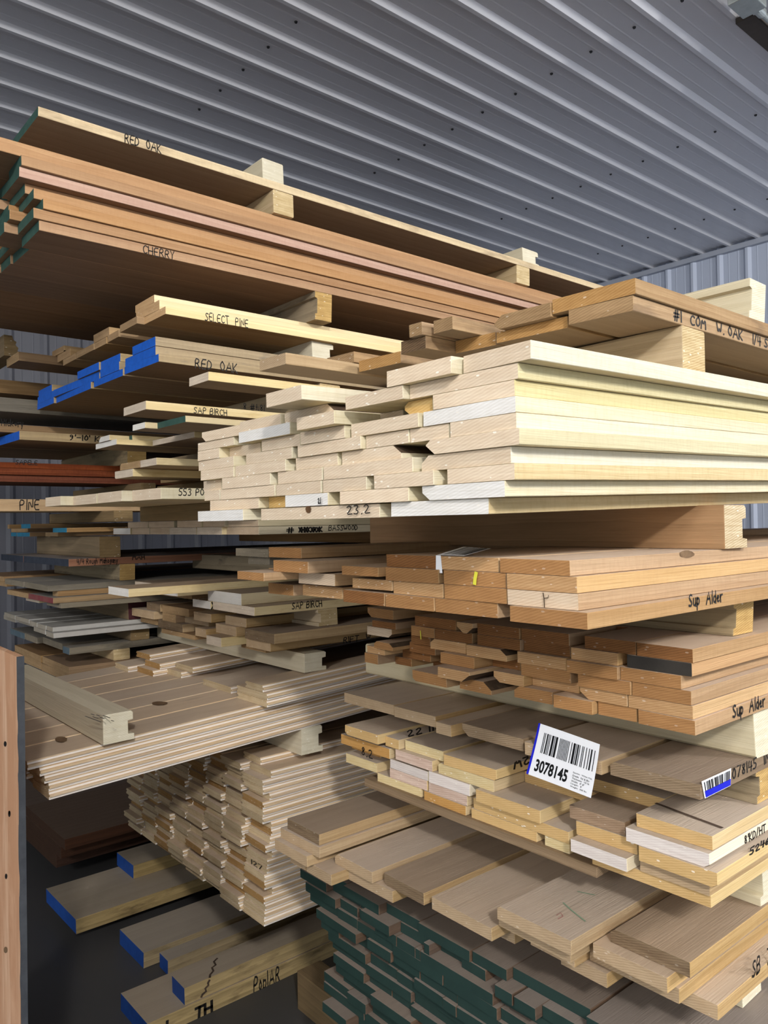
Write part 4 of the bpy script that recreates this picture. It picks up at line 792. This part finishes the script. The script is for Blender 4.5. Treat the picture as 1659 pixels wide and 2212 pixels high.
# big tag
bo = TG_['tag']; X = bo.location.x-.004
f = card([on(1168, 1563, 0, X), on(1299, 1607, 0, X), on(1284, 1721, 0, X), on(1146, 1671, 0, X)], .006)
n_ = (f(1, 1)-f(0, 1)).cross(f(0, 0)-f(0, 1)); N_SIGN[0] = 1 if n_.x > 0 else -1
P = bo.location.copy()
lb = patch('barcode_label', f, [(0, 1, 0, 1)], WHITE, bo, P, .0005, 8, 8); lb['label'] = 'white barcode tag hanging on the board end'
P0 = P
patch('barcode_bars', f, bars(.1, .95, .47, .86, 27, 4), BLACK, lb, P, .0012)
patch('blue_strip', f, [(-.035, .0, .0, 1)], BLUE, lb, P, .0004)
type_on('printed_number', f, '3078145', .07, .6, .1, .34, BLACK, lb, P, .0012, .03)
LN = ['Species:  White Oak', 'Grade:  Sel & Btr', 'Thickness:  15/16', 'Width:  4"-8"', 'Length:  8\'', 'Weight:  300 lbs']
for i, t in enumerate(LN):
    type_on('printed_line', f, t, .67, .67+.30*len(t)/19, .315-i*.052, .35-i*.052, BLACK, lb, P, .0012, .0)
# folded tag at the corner
bo = TG_['corner']; y = bo.location.y-.0012; P = bo.location.copy()
N_SIGN[0] = 1
f = card([on(1515, 1688, 1, y), on(1579, 1659, 1, y), on(1578, 1697, 1, y), on(1522, 1725, 1, y)])
n_ = (f(1, 1)-f(0, 1)).cross(f(0, 0)-f(0, 1)); N_SIGN[0] = 1 if n_.y > 0 else -1
lb = patch('barcode_label', f, [(0, 1, 0, 1)], WHITE, bo, P, .0003, 4, 2); lb['label'] = 'small white and blue barcode tag folded at the corner'
patch('barcode_bars', f, bars(.06, .95, .38, .9, 20, 9), BLACK, lb, P, .0008, 1, 2)
patch('blue_strip', f, [(.04, .99, .03, .4)], BLUE, lb, P, .0006, 4, 1)
# tag bent over the alder board
bo = A1['tagb']; P = bo.location.copy(); x = bo.location.x; zt = bo.location.z+.0215
zt = LIFT['alder1']['zs'][0]+.0006
ya, yb = ycol(1032, x+.03, zt), ycol(943, x, zt)
f = card([Vector((x+.06, yb, zt+.011)), Vector((x+.06, ya, zt+.009)), Vector((x, ya, zt)), Vector((x, yb, zt))]); N_SIGN[0] = -1
n_ = (f(1, 1)-f(0, 1)).cross(f(0, 0)-f(0, 1)); N_SIGN[0] = -1 if n_.z > 0 else 1
lb = patch('barcode_label', f, [(0, 1, 0, 1)], WHITE, bo, P, .0003, 2, 2); lb['label'] = 'white barcode tag bent over the board end'
patch('barcode_bars', f, bars(.16, .97, .1, .97, 18, 2), BLACK, lb, P, .0008, 1, 1)
A_ = on(941.5, 1190, 0, x-.002); B_ = on(952, 1190, 0, x-.002)
f = card([Vector((x-.002, A_.y, zt)), Vector((x-.002, B_.y, zt)), Vector((x-.002, B_.y-.003, zt-.027)), Vector((x-.003, A_.y, zt-.027))]); N_SIGN[0] = 1
patch('label_flap', f, [(0, 1, 0, 1)], WHITE, lb, P, 0, 1, 2)
patch('flap_edge', f, [(.62, .72, .02, .98)], BLACK, lb, P, -.0006, 1, 2)
def mark(bo, pts, wid, mat, ax, val, off, name='crayon_mark'):
    P = bo.location; q = [on(a, b_, ax, val) for a, b_ in pts]; V, Fc = [], []
    for i, p in enumerate(q):
        d = (q[min(i+1, len(q)-1)]-q[max(i-1, 0)]).normalized(); nrm = Vector((1 if ax == 0 else 0, 1 if ax == 1 else 0, 1 if ax == 2 else 0))
        s = d.cross(nrm)*wid/2; V += [tuple(p+s+off-P), tuple(p-s+off-P)]
    for i in range(len(q)-1): Fc.append((2*i, 2*i+1, 2*i+3, 2*i+2))
    o = mesh_obj(name, V, Fc, [0]*len(Fc), [mat], (0, 0, 0), bo); return o
b0 = A1['yel']; mark(b0, [(1028, 1263), (1029, 1250), (1032, 1235)], .0065, YEL, 0, b0.location.x, Vector((-.003, 0, 0)))
b0 = A2['yel2']; mark(b0, [(910, 1362), (911, 1372), (911.5, 1381)], .0025, YEL, 0, b0.location.x, Vector((-.003, 0, 0)))
b0 = A1['crk']; CR = paint('crack', '#40301f'); mark(b0, [(1176, 1280), (1178, 1292), (1179, 1312)], .0015, CR, 0, b0.location.x, Vector((-.003, 0, 0)), 'end_crack'); mark(b0, [(1179, 1292), (1187, 1291), (1188, 1285)], .001, CR, 0, b0.location.x, Vector((-.003, 0, 0)), 'end_crack')
b0 = OKB['e']; z = .8692
mark(b0, [(1216, 1950), (1236, 1968), (1265, 1991)], .0025, GRN, 2, z, Vector((0, 0, .0006))); mark(b0, [(1247, 1926), (1285, 1934)], .0025, GRN, 2, z, Vector((0, 0, .0006))); mark(b0, [(1202, 1978), (1211, 1972), (1216, 1980), (1205, 1986)], .002, RED, 2, z, Vector((0, 0, .0006)))
zz = LIFT['maple']['zs'][0]
b0 = next(r[0] for r in INFO if r[1] == 'maple' and r[4] and 'dark streak' in r[4])
mark(b0, [(1416, 1735), (1480, 1759), (1561, 1789)], .007, paint('dark_streak', '#5a4a3e'), 2, zz, Vector((0, 0, .0005)), 'dark_streak')
def blob(bo, ax, val, cx, cy, rx, ry, mat, name, off):
    P = bo.location; V = []; r = random.Random(int(cx))
    for i in range(28):
        a = i/28*2*math.pi; k = r.uniform(.93, 1.07); V.append(tuple(on(cx+rx*k*math.cos(a), cy+ry*k*math.sin(a), ax, val)+off-P))
    return mesh_obj(name, V, [tuple(range(28))], [0], [mat], (0, 0, 0), bo)
KN = paint('knot', '#6a523a', '#94795a', .8, scale=90)
b0 = next(r[0] for r in INFO if r[1] == 'alder1' and r[2] == 0); blob(b0, 1, b0.location.y, 1483, 1197, 16, 8, KN, 'knot', Vector((0, -.0008, 0)))
b0 = next(r[0] for r in INFO if r[1] == 'poplar' and r[4] and 'knot' in r[4]); blob(b0, 0, b0.location.x, 668, 1100, 6, 8, paint('brown_knot', '#5a4028', '#7a5a3c', .8, scale=80), 'knot', Vector((-.002, 0, 0)))
CRK = paint('bark_crack', '#40332a', '#7a6450', .9, scale=90)
b0 = FB['f5']; mark(b0, [(453, 2116), (449, 2123), (450, 2128), (443, 2135), (445, 2141), (437, 2148), (434, 2155)], .008, CRK, 1, b0.location.y, Vector((0, -.001, 0)), 'bark_crack')
mark(b0, [(470, 2070), (462, 2078), (466, 2085), (458, 2091), (461, 2098), (454, 2106), (453, 2113)], .007, CRK, 2, .108, Vector((0, 0, .001)), 'bark_crack')
for cx, cy, rx, ry in ((345, 1519, 17, 4), (132, 1597, 13, 6)):
    zq = TZ[0]
    for _ in range(4): q = on(cx, cy, 2, zq); zq = TZ[0]+TR*(q.x-TX)+.0012
    i = int((q.y-Y2)/.128)
    b0 = next((r[0] for r in INFO if r[1] == 'tgu' and r[2] == 0 and r[3] == Y2+i), None)
    if b0: blob(b0, 2, zq, cx, cy, rx, ry, KN, 'knot', Vector((0, 0, 0)))
def on_rotated(parent, o):
    o.matrix_parent_inverse = (Matrix.Translation(parent.location) @ parent.rotation_euler.to_matrix().to_4x4()).inverted()
zq = HEAVY.location.z+.0708
V, Fc = [], []
for (ax_, ay_), (bx_, by_) in [((184, 1547), (219, 1560)), ((196, 1542), (204, 1545)), ((208, 1544), (216, 1547)), ((200, 1548), (212, 1552)), ((216, 1549), (226, 1553)), ((222, 1545), (238, 1551)), ((240, 1556), (246, 1558))]:
    A_, B_ = on(ax_, ay_, 2, zq), on(bx_, by_, 2, zq); dd = (B_-A_).normalized(); sd = Vector((-dd.y, dd.x, 0))*.0016; n0 = len(V)
    V += [tuple(A_+sd), tuple(A_-sd), tuple(B_-sd), tuple(B_+sd)]; Fc.append((n0, n0+1, n0+2, n0+3))
o = mesh_obj('grade_stamp', V, Fc, [0]*len(Fc), [paint('stamp_ink', '#5a5650', rough=.8)], (0, 0, 0), HEAVY); on_rotated(HEAVY, o)
# ---- plywood panel at the edge of the picture ----------------------------------------
pan = bpy.data.objects.new('plywood_panel', None); COL.objects.link(pan)
yp = 1.6; xa, xb = on(40, 1700, 1, yp).x, on(55, 1700, 1, yp).x; zt = on(47, 1418, 1, yp).z; pan.location = (xa, yp, 0)
ply = wood('plywood', '#e6c4a4', '#b98862', 1.9, 16, stain='#c99c78', var=.05)
m = mesh_obj('face_sheet', [(x, y, z) for x in (0, xb-xa) for y in (.0015, 1.0) for z in (0, zt)], [(0, 1, 3, 2), (4, 6, 7, 5), (0, 4, 5, 1), (2, 3, 7, 6), (1, 5, 7, 3), (0, 2, 6, 4)], [0]*6, [ply], (0, 0, 0), pan)
m.rotation_euler = (0, -math.pi/2, 0)
for v in m.data.vertices: v.co = Vector((v.co.z, v.co.y, -v.co.x))
ed = paint('dark_edge_paint', '#3a3d42', '#55585c', .7)
bm = bmesh.new()
for i in range(41):
    zz = zt*i/40; j = random.uniform(-.0012, .0012)
    for p in ((0+j, 0), (xb-xa, 0), (xb-xa, .004), (0+j*.5, .004)): bm.verts.new((p[0], p[1]-.001, zz))
bm.verts.ensure_lookup_table()
for i in range(40):
    for j in range(4): bm.faces.new([bm.verts[i*4+j], bm.verts[i*4+(j+1) % 4], bm.verts[i*4+4+(j+1) % 4], bm.verts[i*4+4+j]])
bm.faces.new([bm.verts[160+j] for j in range(4)])
me = bpy.data.meshes.new('painted_edge'); bm.to_mesh(me); bm.free(); me.materials.append(ed); o = bpy.data.objects.new('painted_edge', me); COL.objects.link(o); o.parent = pan; o['label'] = 'dark painted edge'
tag(pan, 'tall plywood panel with a dark painted edge standing at the picture border', 'panel')
HOLE = paint('hole', '#15120f')
for cx, cy, rx, ry in [(11, 1607, 3, 6), (20, 1758, 2.5, 7), (13, 1893, 2.5, 6), (20, 1755, 2, 4), (12, 2052, 4, 7)]:
    P = Vector((xa, yp, 0)); V = []
    for i in range(12):
        a = i/12*2*math.pi; V.append(tuple(on(cx+rx*math.cos(a), cy+ry*math.sin(a), 0, xa-.0006)-P))
    mesh_obj('knot_hole' if rx < 4 else 'knot', V, [tuple(range(12))], [0], [HOLE if rx < 4 else KN], (0, 0, 0), pan)
# ---- room ------------------------------------------------------------------------
CEIL, WX, WY, PITCH = 3.75, 6.2, 5.6, .2286
metal = paint('painted_metal', '#dcdde3', '#d6d8de', .33, .12, 4, .5, .5)
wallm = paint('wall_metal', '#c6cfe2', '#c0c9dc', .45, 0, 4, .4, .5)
def ribbed(name, a0, a1, phase, L0, L1, fn, mat):
    prof = []; k0 = math.floor((a0-phase)/PITCH)
    a = phase+k0*PITCH
    while a < a1:
        prof += [(a-.032, 0), (a-.010, .02), (a+.010, .02), (a+.032, 0)]
        for q in (.0762, .1524): prof += [(a+q-.006, 0), (a+q-.0015, .0014), (a+q+.0015, .0014), (a+q+.006, 0)]
        a += PITCH
    V = [fn(p, h, L) for L in (L0, L1) for p, h in prof]; n = len(prof)
    Fc = [(i, i+1, n+i+1, n+i) for i in range(n-1)]
    o = mesh_obj(name, V, Fc, [0]*len(Fc), [mat]); o['kind'] = 'structure'; return o
ribbed('ceiling', -5, WY+.3, 2.464-40*PITCH, -5, WX+.1, lambda p, h, L: (L, p, CEIL-h), metal)
ribbed('wall_back', -5, WY+.2, .05-10*PITCH, 0, CEIL+.05, lambda p, h, L: (WX-h, p, L), wallm)
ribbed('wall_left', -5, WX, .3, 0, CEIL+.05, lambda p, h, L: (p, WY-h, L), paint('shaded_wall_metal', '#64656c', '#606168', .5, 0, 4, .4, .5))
def box(name, x0, x1, y0, y1, z0, z1, mat, parent=None, bev=0):
    P = Vector((x0, y0, z0)); V = [(x, y, z) for x in (0, x1-x0) for y in (0, y1-y0) for z in (0, z1-z0)]
    o = mesh_obj(name, V, [(0, 1, 3, 2), (4, 6, 7, 5), (0, 4, 5, 1), (2, 3, 7, 6), (1, 5, 7, 3), (0, 2, 6, 4)], [0]*6, [mat], P if not parent else P, parent)
    if bev:
        md = o.modifiers.new('bevel', 'BEVEL'); md.width = bev; md.segments = 2
    return o
conc = paint('concrete', '#4a4948', '#403f3f', .5, 0, 3, .4, .8)
o = box('floor', -6, WX+.1, -6, WY+.1, -.1, 0, conc); o['kind'] = 'structure'
o = box('trim_1', WX-.045, WX, -5, WY, CEIL-.06, CEIL-.02, paint('trim_metal', '#aeb4c2', rough=.4)); o['kind'] = 'structure'
# screws in the ceiling sheets
scr = paint('screw', '#2a2b2e', rough=.4)
bm = bmesh.new()
for i, xs in enumerate((1.9, 3.1, 4.3, 5.5)):
    for k in range(14):
        y = 2.464-.2286*k+1.2+.04
        m4 = Matrix.Translation((xs, y, CEIL-.003)); bmesh.ops.create_cone(bm, cap_ends=True, segments=8, radius1=.006, radius2=.008, depth=.006, matrix=m4)
me = bpy.data.meshes.new('ceiling_screw_heads'); bm.to_mesh(me); bm.free(); me.materials.append(scr)
o = bpy.data.objects.new('ceiling_screw_heads', me); COL.objects.link(o); o.parent = bpy.data.objects['ceiling']
# conduit and channel at the top corner
galv = paint('galvanised', '#b9c0bd', '#98a09c', .35, .6, 20); brn = paint('brown_channel', '#4d4640', '#5a524a', .6)
q = on(1632, 52, 2, CEIL-.05)
con = bpy.data.objects.new('ceiling_conduit', None); COL.objects.link(con); con.location = q
tag(con, 'grey metal conduit with a connector fixed under the ribbed ceiling', 'conduit')
def tube(name, r, L, loc, mat, parent, seg=16):
    V, Fc = [], []
    for x in (0, L):
        for i in range(seg): V.append((x, r*math.cos(2*math.pi*i/seg), r*math.sin(2*math.pi*i/seg)))
    for i in range(seg): Fc.append((i, (i+1) % seg, seg+(i+1) % seg, seg+i))
    Fc += [tuple(range(seg)), tuple(reversed(range(seg, 2*seg)))]
    return mesh_obj(name, V, Fc, [0]*len(Fc), [mat], loc, parent)
tube('pipe', .013, 1.6, (-.05, -.05, .0), galv, con); tube('connector', .02, .05, (-.10, -.05, 0), galv, con); tube('lock_nut', .026, .012, (-.112, -.05, 0), galv, con, 6)
jb = box('junction_box', -.26, -.12, -.10, .0, -.03, .03, galv, con, .004)
ch = box('mounting_channel', q.x-.06, q.x+1.5, q.y-.02, q.y+.06, CEIL-.045, CEIL-.0195, brn, None, .002); tag(ch, 'brown metal channel running along the ceiling beside the conduit', 'channel')
# carved moulding seen in the gap of the back pile
zm = LIFT['t_oak']['top']; q = on(0, 748, 2, zm+.04)
P_ = [(0, 0), (.05, 0), (.05, .012), (.042, .02), (.046, .03), (.036, .04), (.04, .05), (.03, .056), (.026, .07), (0, .07)]
mw = W['runner_dark']; o = cross('carved_moulding', P_, 1.1, list(mw)+[BARK], q.x, q.y-.05, zm+.0004); tag(o, 'strip of carved moulding in the gap above the blue-ended oak', 'moulding')
finish_labels()
# ---- light -------------------------------------------------------------------------
def lamp(name, loc, e, r, col=(1, .93, .84)):
    l = bpy.data.lights.new(name, 'POINT'); l.energy = e; l.shadow_soft_size = r; l.color = col
    o = bpy.data.objects.new(name, l); COL.objects.link(o); o.location = loc
lamp('unseen_lamp', (-1.2, -2.5, 3.45), 430, .14, (1, .97, .93))
lamp('unseen_lamp', (3.8, -3.0, 3.45), 420, .2, (1, .97, .93))  # added fill light out of view, brightens long board edges and back wall
lamp('unseen_lamp', (-4.2, -1.0, 3.45), 300, .35, (1, .97, .93))  # added soft fill out of view, brightens the near board ends
wd = bpy.data.worlds.new('world'); S.world = wd; wd.use_nodes = True
bg = wd.node_tree.nodes['Background']; bg.inputs[0].default_value = (.88, .94, 1, 1); bg.inputs[1].default_value = 1.0
S.view_settings.view_transform = 'Standard'; S.view_settings.look = 'None'; S.view_settings.gamma = 1; S.view_settings.exposure = 0
S.view_settings.use_curve_mapping = False
